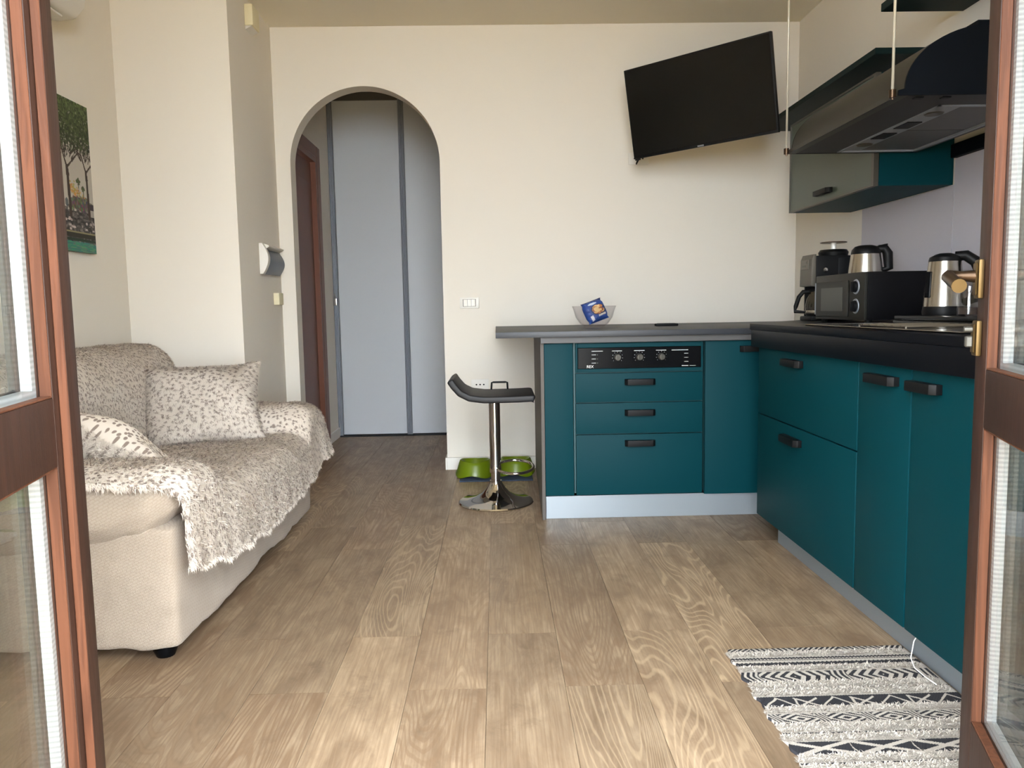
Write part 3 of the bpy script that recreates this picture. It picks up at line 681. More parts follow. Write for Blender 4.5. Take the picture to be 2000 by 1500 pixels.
# ------------------------------------------------------------------ television
S = 1.1
rot = Matrix(((0.7694, 0.6225, -0.1430), (-0.6380, 0.7600, -0.1242), (0.0314, 0.1868, 0.9819)))
ctr = Vector((0, 0, 1.0))+(Vector((0.9697, 3.738, 1.9683))-Vector((0, 0, 1.0)))*S
tx = rot.to_4x4(); tx.translation = ctr
tv = thing('television', 'black flat television tilted down on a wall arm near the back right corner', 'television', tuple(ctr))
TW, THh = 0.74*S/2, 0.43*S/2
b = BM(); box(b, -TW, TW, 0.004, 0.030, -THh, THh, 0.003, 2, tx); obj('casing', b, M_black, tv)
b = BM(); box(b, -TW+0.008, TW-0.008, 0.0, 0.0035, -THh+0.014, THh-0.008, xf=tx); obj('screen', b, M_screen, tv, None)
b = BM(); box(b, -TW*0.6, TW*0.6, 0.030, 0.060, -THh*0.7, THh*0.35, 0.01, 2, tx); obj('rear_housing', b, M_black, tv)
b = BM(); box(b, -0.022, 0.012, -0.001, 0.0035, -THh+0.002, -THh+0.010, xf=tx); obj('logo_bar', b, M_alu, tv, None)
b = BM(); box(b, -TW+0.004, -TW+0.03, 0.006, 0.028, -THh-0.008, -THh+0.0, 0.002, 1, tx); obj('foot_stub', b, M_black, tv)
back = tx @ Vector((0.02, 0.066, -0.06)); wpt = Vector((1.22, YB-0.024, back.z+0.14)); el = Vector((1.30, 4.45, back.z+0.10))
b = BM(); box(b, -0.1, 0.14, 0.060, 0.068, -0.12, 0.06, xf=tx); tube(b, [back, el, wpt], 0.014, 10); obj('wall_arm', b, M_black, tv)
b = BM(); box(b, 1.16, 1.28, YB-0.024, YB-0.0005, back.z+0.07, back.z+0.21, 0.003, 1); obj('wall_plate', b, M_black, tv)
cb = tx @ Vector((-TW+0.03, 0.032, -THh+0.015))
b = BM(); tube(b, [cb, cb+Vector((-0.02, 0.03, -0.04)), Vector((0.868, YB-0.06, 1.895)), Vector((0.875, YB-0.02, 1.892))], 0.004, 8); obj('power_cord', b, M_black, tv, True)

def wall_socket(name, label, cat, x0, x1, z0, z1, n=0, group=None):
    t = thing(name, label, cat, ((x0+x1)/2, YB, z0))
    b = BM(); box(b, x0, x1, YB-0.010, YB-0.0005, z0, z1, 0.003, 2); obj('cover_plate', b, M_white, t)
    w = (x1-x0)*0.62; xa = (x0+x1)/2-w/2
    if n:
        b = BM(); box(b, xa-0.004, xa+w+0.004, YB-0.0112, YB-0.0102, z0+0.011, z1-0.011); obj('recess', b, M_grey, t, None)
        for k in range(n):
            b = BM(); box(b, xa+w*k/n+0.001, xa+w*(k+1)/n-0.001, YB-0.0155, YB-0.0114, z0+0.013, z1-0.013, 0.001, 1); obj('rocker', b, M_white, t)
    else:
        b = BM()
        for k in range(3): tube(b, [(xa+w*(k+0.5)/3, YB-0.0115, (z0+z1)/2), (xa+w*(k+0.5)/3, YB-0.0102, (z0+z1)/2)], 0.005, 10)
        obj('socket_holes', b, M_black, t)
    return t
wall_socket('light_switch', 'white three-rocker light switch on the back wall right of the arch', 'switch', -0.224, -0.106, 1.005, 1.072, 3)
wall_socket('wall_socket', 'white wall socket behind the bar stool seat', 'socket', -0.165, -0.055, 0.500, 0.566)
wall_socket('wall_socket', 'white wall socket under the lower left corner of the television', 'socket', 0.818, 0.94, 1.855, 1.925)

# ------------------------------------------------------------------ left wall things
# canvas print with pines on a quay
def paint_canvas():
    nh, nw = 300, 260                      # rows (z), cols (y): right part in view
    H, Wd = 0.66, 0.80
    im = np.zeros((nh, nw, 3)); zz = np.linspace(1, 0, nh)[:, None]; yy = np.linspace(0, 1, nw)[None, :]
    def c(r, g, b): return np.array([lin(r), lin(g), lin(b)])
    im[:] = c(178, 172, 162)
    r2 = np.random.default_rng(3)
    def disc(cy, cz, ry, rz, col, a=1.0):
        m = ((yy-cy)/ry)**2+((zz-cz)/rz)**2 < 1; im[m] = im[m]*(1-a)+col*a
    def rect(y0, y1, z0, z1, col):
        m = (yy >= y0) & (yy <= y1) & (zz >= z0) & (zz <= z1); im[m] = col
    def stroke(pts, w0, w1, col, n=40):
        for (a, b_) in zip(pts, pts[1:]):
            for s in np.linspace(0, 1, n):
                y, z = a[0]+(b_[0]-a[0])*s, a[1]+(b_[1]-a[1])*s; w = w0+(w1-w0)*s
                disc(y, z, w, w*1.2, col)
    # water, moored boat and the busy quay
    rect(0, 1, 0.0, 0.07, c(58, 112, 106))
    for k in range(260): disc(r2.random(), r2.random()*0.065, 0.03, 0.003, c(48+r2.integers(50), 104+r2.integers(40), 100))
    rect(0, 1, 0.07, 0.27, c(62, 60, 62))
    for k in range(1100):
        v = r2.integers(28, 130); disc(r2.random(), 0.07+r2.random()*0.23, 0.004+r2.random()*0.016, 0.003+r2.random()*0.010, c(v, v*0.95, v*0.93), 0.75)
    for k in range(60):
        v = r2.integers(150, 205); disc(r2.random(), 0.14+r2.random()*0.08, 0.006+r2.random()*0.010, 0.004+r2.random()*0.006, c(v, v*0.93, v*0.92), 0.85)
    rect(0, 1, 0.125, 0.134, c(134, 128, 96)); rect(0, 1, 0.095, 0.125, c(48, 48, 42)); rect(0, 1, 0.072, 0.088, c(40, 56, 46))
    # stalls under the trees
    for k in range(40): disc(0.2+r2.random()*0.8, 0.29+0.05*r2.random(), 0.012+0.02*r2.random(), 0.02+0.02*r2.random(), c(60+r2.integers(50), 58+r2.integers(34), 56+r2.integers(30)), 0.85)
    rect(0.3, 0.70, 0.395, 0.425, c(86, 128, 142)); rect(0.3, 0.70, 0.28, 0.395, c(108, 98, 94))
    for k in range(90):
        y = 0.77+r2.random()*0.14; disc(y, 0.425-0.5*(y-0.77)+0.018*r2.normal(), 0.008, 0.007, c(150+r2.integers(50), 124+r2.integers(34), 70+r2.integers(20)), 0.8)
    rect(0.79, 0.89, 0.29, 0.365, c(74, 74, 70))
    for k in range(60): disc(0.77+r2.random()*0.15, 0.28+r2.random()*0.09, 0.008, 0.012, c(60+r2.integers(70), 58+r2.integers(60), 54+r2.integers(50)), 0.7)
    rect(0.94, 1.0, 0.25, 0.295, c(160, 156, 150)); rect(0.95, 1.0, 0.295, 0.335, c(58, 50, 58))
    for (py, pz, pr) in ((0.855, 0.475, 0.024), (0.90, 0.43, 0.016)):
        stroke([(py+0.003, pz-0.12), (py, pz)], 0.003, 0.003, c(84, 80, 72))
        for k in range(50): a = r2.random()*6.3; disc(py+pr*math.cos(a)*r2.random(), pz+pr*math.sin(a)*r2.random(), 0.006, 0.006, c(66+r2.integers(20), 74+r2.integers(20), 58), 0.9)
    # pines: tall forked trunks under one dense dark crown
    tr = c(62, 52, 47)
    for tx_, sc_ in ((0.755, 1.0), (0.945, 0.85), (0.42, 1.0), (0.15, 0.9)):
        stroke([(tx_+0.006, 0.24), (tx_, 0.50), (tx_-0.004, 0.555)], 0.015*sc_, 0.011*sc_, tr)
        stroke([(tx_-0.004, 0.55), (tx_-0.045, 0.66), (tx_-0.06, 0.76)], 0.008*sc_, 0.004, tr)
        stroke([(tx_, 0.55), (tx_+0.05, 0.60), (tx_+0.11, 0.66), (tx_+0.13, 0.74)], 0.008*sc_, 0.004, tr)
        for k in range(26):
            dy = (r2.random()-0.5)*0.30; y_ = tx_+dy*0.35; stroke([(y_, 0.61+0.05*r2.random()), (tx_+dy*0.8, 0.67+0.04*r2.random()), (tx_+dy, 0.72+0.08*r2.random())], 0.0032, 0.0016, tr, 24)
    for k in range(9000):
        y = r2.random(); z = 0.655+0.345*r2.random()**0.75
        if r2.random() < max(0, min(1, (z-0.64)*7)):
            g = r2.integers(40, 98)*(0.75+0.5*(z-0.65)/0.35); disc(y, z, 0.003+0.006*r2.random(), 0.004+0.009*r2.random(), c(g*0.86, g, g*0.62), 0.85)
    for k in range(160): disc(r2.random(), 0.66+0.09*r2.random(), 0.003, 0.004, c(150, 148, 138), 0.6)
    y0, y1, z0, z1 = 2.84, 3.655, 1.285, 1.945
    Y, Z = np.meshgrid(np.linspace(y0, y1, nw), np.linspace(z1, z0, nh))
    co = np.stack([np.full(Y.shape, XL+0.0305), Y, Z], -1).reshape(-1, 3)
    return mesh_np('canvas_face', co, grid_quads(nh, nw), col=im.reshape(-1, 3)), (y0, y1, z0, z1)
me, (y0, y1, z0, z1) = paint_canvas()
pc = thing('canvas_picture', 'frameless canvas print of tall pines by a harbour on the left wall', 'picture', (XL, (y0+y1)/2, z0))
b = BM(); box(b, XL+0.0005, XL+0.030, y0, y1, z0, z1); obj('canvas_frame', b, plain('canvas_edge', rgb(82, 86, 76), 0.8, var=0.3, vscale=20), pc, None)
link_mesh('canvas_face', me, M_print, pc)

ac = thing('air_conditioner', 'white air conditioner unit high on the left wall above the canvas', 'air conditioner', (XL, 2.95, 2.16))
AZ_ = 0.035
acp = [(XL+0.0005, 2.205), (XL+0.09, 2.185), (XL+0.16, 2.195), (XL+0.20, 2.24), (XL+0.212, 2.34), (XL+0.205, 2.44), (XL+0.16, 2.48), (XL+0.0005, 2.48)]
acp = [(x, z+AZ_) for (x, z) in acp]
b = BM(); prism(b, acp, 1, 2.52, 3.37, 0.012, 3); obj('housing', b, M_white, ac, 35)
b = BM(); box(b, XL+0.06, XL+0.15, 2.60, 3.28, 2.172+AZ_, 2.181+AZ_, 0.002, 1); obj('air_flap', b, M_white, ac)
b = BM(); box(b, XL+0.10, XL+0.110, 3.18, 3.26, 2.168+AZ_, 2.1715+AZ_); obj('vent_slot', b, M_black, ac, None)

sn = thing('alarm_sensor', 'small cream alarm sensor high on the grey column side wall', 'sensor', (XCOL, 4.36, 2.52))
b = BM(); box(b, XCOL+0.0005, XCOL+0.045, 4.28, 4.40, 2.525, 2.635, 0.006, 2); obj('sensor_body', b, M_cream, sn)
b = BM(); prism(b, [(XCOL+0.002, 2.524), (XCOL+0.036, 2.524), (XCOL+0.002, 2.505)], 1, 4.285, 4.395); obj('sensor_foot', b, M_white, sn)
ep = thing('fuse_box', 'curved white wall box with grey cover on the column side wall', 'fuse box', (XCOL, 4.51, 1.215))
def arcp(d, z0_, z1_, n=14): return [(XCOL+0.0005, z0_)]+[(XCOL+0.001+d*(0.35+0.65*math.sin(math.pi*s)), z0_+(z1_-z0_)*s) for s in np.linspace(0, 1, n)]+[(XCOL+0.0005, z1_)]
b = BM(); prism(b, arcp(0.05, 1.215, 1.385), 1, 4.335, 4.375, 0.003, 2); prism(b, arcp(0.045, 1.355, 1.385), 1, 4.376, 4.675); obj('surround', b, M_white, ep, 35)
b = BM(); prism(b, arcp(0.046, 1.217, 1.353), 1, 4.377, 4.678); obj('curved_cover', b, plain('grey_cover', rgb(96, 104, 116), 0.35, var=0.02), ep, 35)
sw = thing('thermostat', 'small square cream switch box below the curved fuse box', 'switch', (XCOL, 4.63, 1.04))
b = BM(); box(b, XCOL+0.0005, XCOL+0.034, 4.575, 4.665, 1.045, 1.115, 0.004, 2); obj('switch_body', b, M_cream, sw)
b = BM(); box(b, XCOL+0.0005, XCOL+0.014, 4.667, 4.725, 1.05, 1.11, 0.003, 2); obj('switch_plate', b, M_white, sw)

# ------------------------------------------------------------------ bar stool
bs = thing('bar_stool', 'black bar stool with curved seat on a round chrome base', 'stool', (-0.02, 3.905, 0))
sx, sy = -0.02, 3.905
b = BM(); lathe(b, [(0, 0.0005), (0.190, 0.0005), (0.194, 0.006), (0.190, 0.012), (0.150, 0.020), (0.105, 0.034), (0.070, 0.055), (0.048, 0.080), (0.036, 0.100), (0.031, 0.110), (0.031, 0.118), (0, 0.118)], sx, sy, 56); obj('base', b, M_chrome, bs, 45)
b = BM(); lathe(b, [(0.024, 0.112), (0.024, 0.17), (0.023, 0.17)], sx, sy, 28); obj('gas_cylinder', b, M_chrome, bs, 45)
b = BM(); lathe(b, [(0.0, 0.158), (0.030, 0.158), (0.031, 0.164), (0.030, 0.190), (0.0285, 0.200), (0.0285, 0.545), (0, 0.545)], sx, sy, 28); obj('column', b, M_chrome, bs, 45)
b = BM(); ring = [(sx+0.028+0.03, sy-0.022, 0.172), (sx+0.08, sy-0.085, 0.155), (sx+0.13, sy-0.10, 0.157)]
ring = [(sx+0.1+0.095*math.cos(a), sy+0.095*math.sin(a)*1.2, 0.186-0.03*math.sin(-a)*0.0+0.012*math.sin(a)) for a in np.linspace(R(-168), R(168), 36)]
tube(b, [(sx+0.02, sy-0.018, 0.182)]+ring+[(sx+0.02, sy+0.018, 0.186)], 0.0075, 10); obj('footrest', b, M_chrome, bs, True)
b = BM(); box(b, sx-0.09, sx+0.09, sy-0.09, sy+0.09, 0.538, 0.546, 0.003, 1); obj('seat_bracket', b, M_black, bs)
b = BM()
prof = [(0.205, 0.572), (0.19, 0.578), (0.12, 0.575), (0.03, 0.574), (-0.05, 0.574), (-0.115, 0.583), (-0.155, 0.604), (-0.182, 0.636), (-0.20, 0.664)]
thk = 0.034
n = len(prof); q = []
for i in range(n):
    a = prof[max(0, i-1)]; c = prof[min(n-1, i+1)]; dx, dz = c[0]-a[0], c[1]-a[1]; l = math.hypot(dx, dz); nx, nz = -dz/l, dx/l
    s = -1 if nz > 0 else -1
    q.append((prof[i][0]+nx*thk*(1 if nz < 0 else -1), prof[i][1]+nz*thk*(1 if nz < 0 else -1)))
pts = [(sx+x, z) for (x, z) in prof]+[(sx+x, z) for (x, z) in q[::-1]]
prism(b, pts, 1, sy-0.185, sy+0.185, 0.010, 3)
bmesh.ops.triangulate(b, faces=[f for f in b.faces if len(f.verts) > 4])
obj('seat', b, M_leather, bs, 50)
b = BM(); tube(b, [(sx-0.015, sy+0.150, 0.572), (sx-0.012, sy+0.152, 0.610), (sx-0.004, sy+0.152, 0.612), (sx+0.06, sy+0.152, 0.612), (sx+0.070, sy+0.152, 0.610), (sx+0.072, sy+0.150, 0.572)], 0.005, 8); obj('lift_lever', b, M_black, bs, True)

# ------------------------------------------------------------------ pet bowls on a mat
b = BM(); box(b, -0.235, 0.195, 4.39, 4.66, 0.0005, 0.006, 0.002, 1); tag(obj('pet_mat', b, M_mat), 'blue felt mat on the floor under two green pet bowls', 'mat')
def pet_bowl(xc, yc, label):
    t = thing('pet_bowl', label, 'bowl', (xc, yc, 0.0065), 'green pet bowls on the mat')
    prof = [(0.118, 0.0), (0.118, 0.006), (0.108, 0.040), (0.098, 0.075), (0.090, 0.092), (0.084, 0.096), (0.078, 0.090), (0.070, 0.055), (0.055, 0.035), (0.0, 0.032)]
    q = bmesh.new(); rings = []; n_ = 64
    for (r, z) in prof:
        if r < 1e-6: rings.append([q.verts.new((xc, yc, 0.0065+z))]); continue
        rg = []
        for k in range(n_):
            a = 2*math.pi*k/n_; lobes = 0.5+0.5*math.cos(4*a+0.6)
            zz = z+(0.018*lobes if z < 0.01 else 0)+(0.005*math.cos(2*a) if z > 0.085 else 0)
            rg.append(q.verts.new((xc+r*math.cos(a), yc+r*0.92*math.sin(a), 0.0065+zz)))
        rings.append(rg)
    for a, c in zip(rings, rings[1:]):
        for k in range(n_):
            k2 = (k+1) % n_
            if len(c) == 1: q.faces.new((a[k], a[k2], c[0]))
            else: q.faces.new((a[k], a[k2], c[k2], c[k]))
    obj('bowl_shell', q, M_green, t, 50)
    b = BM()
    for k in range(4):
        a = R(-9+90*k-45+1); lathe(b, [(0.0, 0.0), (0.010, 0.0), (0.009, 0.010), (0, 0.010)], xc+0.1*math.cos(a), yc+0.092*math.sin(a), 8, xf=Matrix.Translation((0, 0, 0.0065)))
    obj('rubber_foot', b, M_green, t).__setitem__('kind', 'stuff')
pet_bowl(-0.145, 4.535, 'green pet bowl on the blue mat, left of the stool column')
pet_bowl(0.098, 4.56, 'green pet bowl behind the chrome footrest ring, next to the cabinet')

# ------------------------------------------------------------------ on the peninsula
gb = thing('serving_bowl', 'clear plastic bowl on the peninsula holding a blue snack bag', 'bowl', (0.52, 4.10, 0.892))
b = BM(); lathe(b, [(0.0, 0.8920), (0.052, 0.8920), (0.055, 0.896), (0.075, 0.912), (0.098, 0.945), (0.110, 0.985), (0.1175, 1.004), (0.1150, 1.004), (0.1075, 0.985), (0.095, 0.946), (0.073, 0.9145), (0.05, 0.8985), (0.0, 0.8985)], 0.52, 4.10, 48); obj('bowl_shell', b, M_smoke, gb, 60)
b = BM(); tube(b, [(0.52+0.1165*math.cos(a), 4.10+0.1165*math.sin(a), 1.004) for a in np.linspace(0, 2*math.pi, 48, endpoint=False)], 0.0016, 6, True); obj('rim', b, M_smoke, gb, True)
def snack_bag():
    nu, nv = 60, 70; U, V = np.meshgrid(np.linspace(-1, 1, nu), np.linspace(-1, 1, nv), indexing='ij')
    w, h = 0.060, 0.060
    puff = np.sqrt(np.clip(1-np.abs(U)**2.2, 0, 1))*np.clip(1-np.abs(V)**6, 0, 1)
    rip = 0.0016*np.sin(V*17+U*5)*(np.abs(U) > 0.55)+0.002*np.sin(U*22)*(np.abs(V) > 0.7)
    def c(r, g, b_): return np.array([lin(r), lin(g), lin(b_)])
    col = np.zeros((nu, nv, 3)); col[:] = c(26, 66, 140)
    r2 = np.random.default_rng(5)
    col[:] += 0.02*r2.random((nu, nv, 1))
    top = V > 0.82; col[top] = c(28, 44, 96)
    d = ((U-0.28)/0.62)**2+((V+0.02)/0.46)**2
    for k in range(26):
        pu, pv, rr_ = 0.28+0.5*(r2.random()-0.5)*1.4, -0.02+0.5*(r2.random()-0.5)*1.2, 0.12+0.14*r2.random()
        m = (((U-pu)/rr_)**2+((V-pv)/(rr_*0.8))**2 < 1) & (d < 1); col[m] = c(*[(214, 172, 120), (188, 130, 84), (228, 196, 140), (150, 92, 60)][r2.integers(4)])
    m = (d > 0.92) & (d < 1.15); col[m] = c(40, 44, 60)
    m = ((U+0.05)/0.42)**2+((V-0.60)/0.10)**2 < 1; col[m] = c(196, 208, 220)
    m = (np.abs(U+0.5) < 0.14) & (np.abs(V+0.55-0.2*U) < 0.22); col[m] = c(206, 206, 212)
    m = (np.abs(U-0.45) < 0.35) & (np.abs(V+0.62-0.1*U) < 0.08); col[m] = c(214, 208, 200)
    cos = []; cols = []; quads = []
    for s in (-1, 1):
        P = np.stack([U*w*(1-0.10*np.exp(-((np.abs(V)-0.8)/0.2)**2)), s*(0.024*puff+rip*0.6*(np.abs(V) < 0.95)+0.0004), V*h], -1).reshape(-1, 3)
        cos.append(P); cols.append((col if s < 0 else np.broadcast_to(c(26, 60, 126), col.shape)).reshape(-1, 3)); quads.append(grid_quads(nu, nv)+(0 if s < 0 else nu*nv))
    me = mesh_np('snack_bag', np.concatenate(cos), np.concatenate(quads), col=np.concatenate(cols))
    me.transform(Matrix.Translation((0.522, 4.09, 0.978)) @ Matrix.Rotation(R(-22), 4, 'Y') @ Matrix.Rotation(R(-18), 4, 'X') @ Matrix.Rotation(R(8), 4, 'Z'))
    return me
tag(link_mesh('snack_bag', snack_bag(), M_foil, None, True), 'blue foil snack bag standing in the clear bowl', 'snack bag')
rm = thing('remote_control', 'slim black remote control lying on the dark peninsula top', 'remote', (0.90, 4.12, 0.8918))
b = BM(); box(b, 0.852, 0.972, 4.10, 4.145, 0.8918, 0.906, 0.005, 3); obj('remote_body', b, M_black, rm)
b = BM()
for i in range(8):
    for j in range(3): box(b, 0.865+i*0.012, 0.872+i*0.012, 4.108+j*0.011, 4.115+j*0.011, 0.9060, 0.9072)
o = obj('buttons', b, M_grey, rm, None); o['kind'] = 'stuff'

# ------------------------------------------------------------------ microwave, carafe, coffee maker, kettle, jar
mw = thing('microwave', 'black compact microwave with two knobs in the worktop corner', 'microwave', (1.56, 3.2, 0.9184))
MX, MY0, MY1, MZ0, MZ1 = 1.43, 2.972, 3.430, 0.930, 1.118
b = BM(); box(b, MX+0.012, 1.690, MY0, MY1, MZ0, MZ1, 0.004, 2); obj('housing', b, plain('microwave_black', rgb(5, 5, 8), 0.5, spec=0.15), mw)
M_mwf = plain('microwave_front', rgb(34, 34, 31), 0.45, spec=0.25, var=0.03)
b = BM(); box(b, MX, MX+0.012, MY0+0.001, MY1, MZ0, MZ1, 0.003, 2); obj('front_panel', b, M_mwf, mw)
b = BM(); box(b, MX-0.005, MX-0.0003, 3.105, MY1-0.012, MZ0+0.012, MZ1-0.028, 0.002, 1); dr = obj('oven_door', b, M_mwf, mw)
b = BM(); box(b, MX-0.0065, MX-0.0052, 3.15, MY1-0.07, MZ0+0.035, MZ1-0.055); obj('window', b, plain('door_window', rgb(54, 55, 50), 0.3, spec=0.35, var=0.03), dr, None)
b = BM(); box(b, MX-0.006, MX-0.0003, MY1-0.010, MY1-0.004, MZ0+0.02, MZ1-0.03); obj('door_trim', b, M_alu, mw, None)
for z in (1.062, 0.985):
    xf = Matrix.Translation((MX, 3.045, z)) @ Matrix.Rotation(R(-90), 4, 'Y')
    b = BM(); lathe(b, [(0, 0.0003), (0.030, 0.0003), (0.029, 0.003), (0.0, 0.003)], 0, 0, 24, xf=xf); dl = obj('dial_ring', b, M_alu, mw, 40)
    b = BM(); lathe(b, [(0, 0.0032), (0.023, 0.0032), (0.0215, 0.014), (0.0, 0.016)], 0, 0, 24, xf=xf); box(b, MX-0.022, MX-0.012, 3.041, 3.049, z-0.019, z+0.019, 0.001, 1); obj('dial', b, M_black, dl, 40)
b = BM()
for (x, y) in ((1.46, 3.0), (1.66, 3.0), (1.46, 3.40), (1.66, 3.40)): lathe(b, [(0, 0.9184), (0.012, 0.9184), (0.014, 0.930), (0, 0.930)], x, y, 10)
o = obj('foot', b, M_black, mw); o['kind'] = 'stuff'

def pouring_pot(name, label, cat, xc, yc, z0, r0, r1, r2, hb, htop, ang, base=0.0):
    """Steel body, black lid and handle; ang = heading of the handle."""
    t = thing(name, label, cat, (xc, yc, z0))
    z = z0+base
    if base:
        b = BM(); lathe(b, [(0, z0), (r0*1.02, z0), (r0*1.05, z0+base*0.4), (r0*1.0, z-0.0006), (0, z-0.0006)], xc, yc, 40); obj('base', b, M_black, t, 40)
    b = BM(); prof = [(0, z)]+[(r0+(r1-r0)*s**1.3, z+hb*s) for s in np.linspace(0, 1, 12)]+[(0, z+hb)]
    lathe(b, prof, xc, yc, 48); obj('steel_body', b, M_steel, t, 40)
    b = BM(); lathe(b, [(r1+0.0008, z+hb-0.004), (r1+0.0008, z+hb+0.0005), (r1*0.96, z+hb+htop*0.45), (r2, z+hb+htop*0.85), (r2*0.6, z+hb+htop), (0, z+hb+htop)], xc, yc, 40); lid = obj('lid', b, M_black, t, 40)
    return t, lid, Vector((math.cos(ang), math.sin(ang), 0))
car, lid, dv = pouring_pot('thermal_carafe', 'steel thermal carafe with black lid standing on the microwave', 'carafe', 1.525, 3.17, 1.1186, 0.066, 0.056, 0.042, 0.082, 0.032, R(-15))
b = BM(); P0 = Vector((1.525, 3.17, 1.1186))
hp_ = [P0+dv*0.048+Vector((0, 0, 0.098)), P0+dv*0.070+Vector((0, 0, 0.100)), P0+dv*0.083+Vector((0, 0, 0.080)), P0+dv*0.088+Vector((0, 0, 0.02)), P0+dv*0.066+Vector((0, 0, 0.012))]
tube(b, hp_, [0.016, 0.019, 0.020, 0.018, 0.012], 12); obj('handle', b, M_black, car, 50)
b = BM(); box(b, 1.555, 1.605, 3.145, 3.175, 1.226, 1.232, 0.002, 1, Matrix.Translation((1.58, 3.16, 1.23)) @ Matrix.Rotation(R(-14), 4, 'Y') @ Matrix.Translation((-1.58, -3.16, -1.23))); obj('lid_tab', b, M_black, lid)
ke, lid, dv = pouring_pot('kettle', 'brushed steel electric kettle with black lid on the low black stand', 'kettle', 1.555, 2.655, 0.9514, 0.064, 0.050, 0.03, 0.158, 0.024, R(-35), 0.030)
P0 = Vector((1.555, 2.655, 0.9814))
b = BM(); tube(b, [P0+dv*0.03+Vector((0, 0, 0.172)), P0+dv*0.062+Vector((0, 0, 0.172)), P0+dv*0.092+Vector((0, 0, 0.150)), P0+dv*0.108+Vector((0, 0, 0.110)), P0+dv*0.106+Vector((0, 0, 0.060)), P0+dv*0.092+Vector((0, 0, 0.025)), P0+dv*0.062+Vector((0, 0, 0.012))], [0.015, 0.018, 0.019, 0.018, 0.017, 0.016, 0.012], 12); obj('handle', b, M_black, ke, 50)
b = BM(); wdv = Vector((-0.75, -0.66, 0)).normalized(); side = Vector((-wdv.y, wdv.x, 0))
wx = Matrix(((side.x, wdv.x, 0, P0.x), (side.y, wdv.y, 0, P0.y), (0, 0, 1, P0.z), (0, 0, 0, 1)))
lean = Matrix.Translation((-0.034, 0.0502, 0.075)) @ Matrix.Rotation(R(6), 4, 'X')
box(b, -0.009, 0.009, 0, 0.006, -0.045, 0.045, 0.003, 2, wx @ lean); obj('level_window', b, M_blackgl, ke)

cm = thing('coffee_maker', 'black and steel drip coffee maker beside the microwave, under the television', 'coffee maker', (1.56, 3.62, 0.9184))
KX, KY0, KY1 = 1.442, 3.505, 3.640
KX1 = KX+0.20
b = BM(); box(b, KX, KX1, KY0, KY1, 0.9184, 0.940, 0.006, 2); box(b, KX+0.12, KX1, KY0, KY1, 0.935, 1.205, 0.006, 2); box(b, KX+0.02, KX+0.125, KY1-0.010, KY1-0.001, 0.936, 1.09); box(b, KX+0.02, KX1-0.02, KY0+0.002, KY1-0.002, 1.085, 1.215, 0.006, 2); obj('body', b, M_black, cm)
b = BM(); prism(b, [(KX-0.004, 1.078), (KX+0.019, 1.076), (KX+0.019, 1.222), (KX+0.008, 1.222), (KX-0.001, 1.20)], 1, KY0+0.002, KY1-0.002, 0.002, 2); fp = obj('steel_front', b, plain('satin_steel_front', rgb(98, 94, 86), 0.5, metal=0.4, var=0.03), cm)
b = BM(); box(b, KX-0.0065, KX-0.0035, KY0+0.03, KY1-0.02, 1.155, 1.200, 0.001, 1); obj('display_panel', b, plain('panel_silver', rgb(116, 112, 104), 0.5, metal=0.3), fp)
b = BM(); box(b, KX-0.0075, KX-0.0066, KY0+0.06, KY0+0.10, 1.166, 1.174); box(b, KX-0.0075, KX-0.0066, KY0+0.045, KY0+0.056, 1.182, 1.192); obj('buttons', b, M_grey, fp, None).__setitem__('kind', 'stuff')
b = BM(); lathe(b, [(0, 1.215), (0.062, 1.215), (0.066, 1.232), (0.058, 1.244), (0.030, 1.246), (0, 1.246)], KX+0.125, KY0+0.068, 28); obj('grinder_bowl', b, M_black, cm, 40)
b = BM(); lathe(b, [(0.012, 1.246), (0.012, 1.275), (0.010, 1.275), (0.010, 1.246)], KX+0.125, KY0+0.068, 16); obj('plunger_stem', b, M_white, cm, 40)
b = BM(); lathe(b, [(0, 1.275), (0.058, 1.2755), (0.059, 1.279), (0, 1.281)], KX+0.125, KY0+0.068, 28); obj('hopper_lid', b, plain('smoked_brown', rgb(70, 52, 44), 0.25), cm, 40)
b = BM(); xf = Matrix.Translation((KX+0.06, KY0+0.001, 1.150)) @ Matrix.Rotation(R(90), 4, 'X'); lathe(b, [(0, 0), (0.011, 0), (0.010, 0.006), (0, 0.008)], 0, 0, 16, xf=xf); obj('side_knob', b, M_steel, cm, 40)
cj = thing('glass_coffee_jug', 'glass coffee jug with black handle under the drip coffee maker', 'jug', (1.475, 3.572, 0.9406))
jx, jy = KX+0.058, KY0+0.0675
b = BM(); lathe(b, [(0, 0.9406), (0.050, 0.9406), (0.055, 0.950), (0.057, 0.985), (0.050, 1.020), (0.036, 1.045), (0.036, 1.052), (0.034, 1.052), (0.034, 1.045), (0.048, 1.019), (0.055, 0.985), (0.053, 0.951), (0.0, 0.944)], jx, jy, 36); obj('jug_glass', b, M_clear, cj, 40)
b = BM(); lathe(b, [(0, 1.0525), (0.040, 1.0525), (0.040, 1.062), (0.025, 1.070), (0, 1.070)], jx, jy, 28); obj('jug_lid', b, M_black, cj, 40)
b = BM(); lathe(b, [(0.0578, 0.953), (0.0582, 0.955), (0.0582, 0.965), (0.0578, 0.967)], jx, jy, 36); obj('steel_band', b, M_steel, cj, 40)
b = BM(); dv = Vector((-0.82, 0.57, 0)).normalized(); P0 = Vector((jx, jy, 0))
tube(b, [P0+dv*0.036+Vector((0, 0, 1.056)), P0+dv*0.066+Vector((0, 0, 1.054)), P0+dv*0.086+Vector((0, 0, 1.030)), P0+dv*0.100+Vector((0, 0, 0.985)), P0+dv*0.103+Vector((0, 0, 0.962)), P0+dv*0.057+Vector((0, 0, 0.958))], [0.009, 0.010, 0.010, 0.010, 0.009, 0.006], 10); obj('handle', b, M_black, cj, 50)

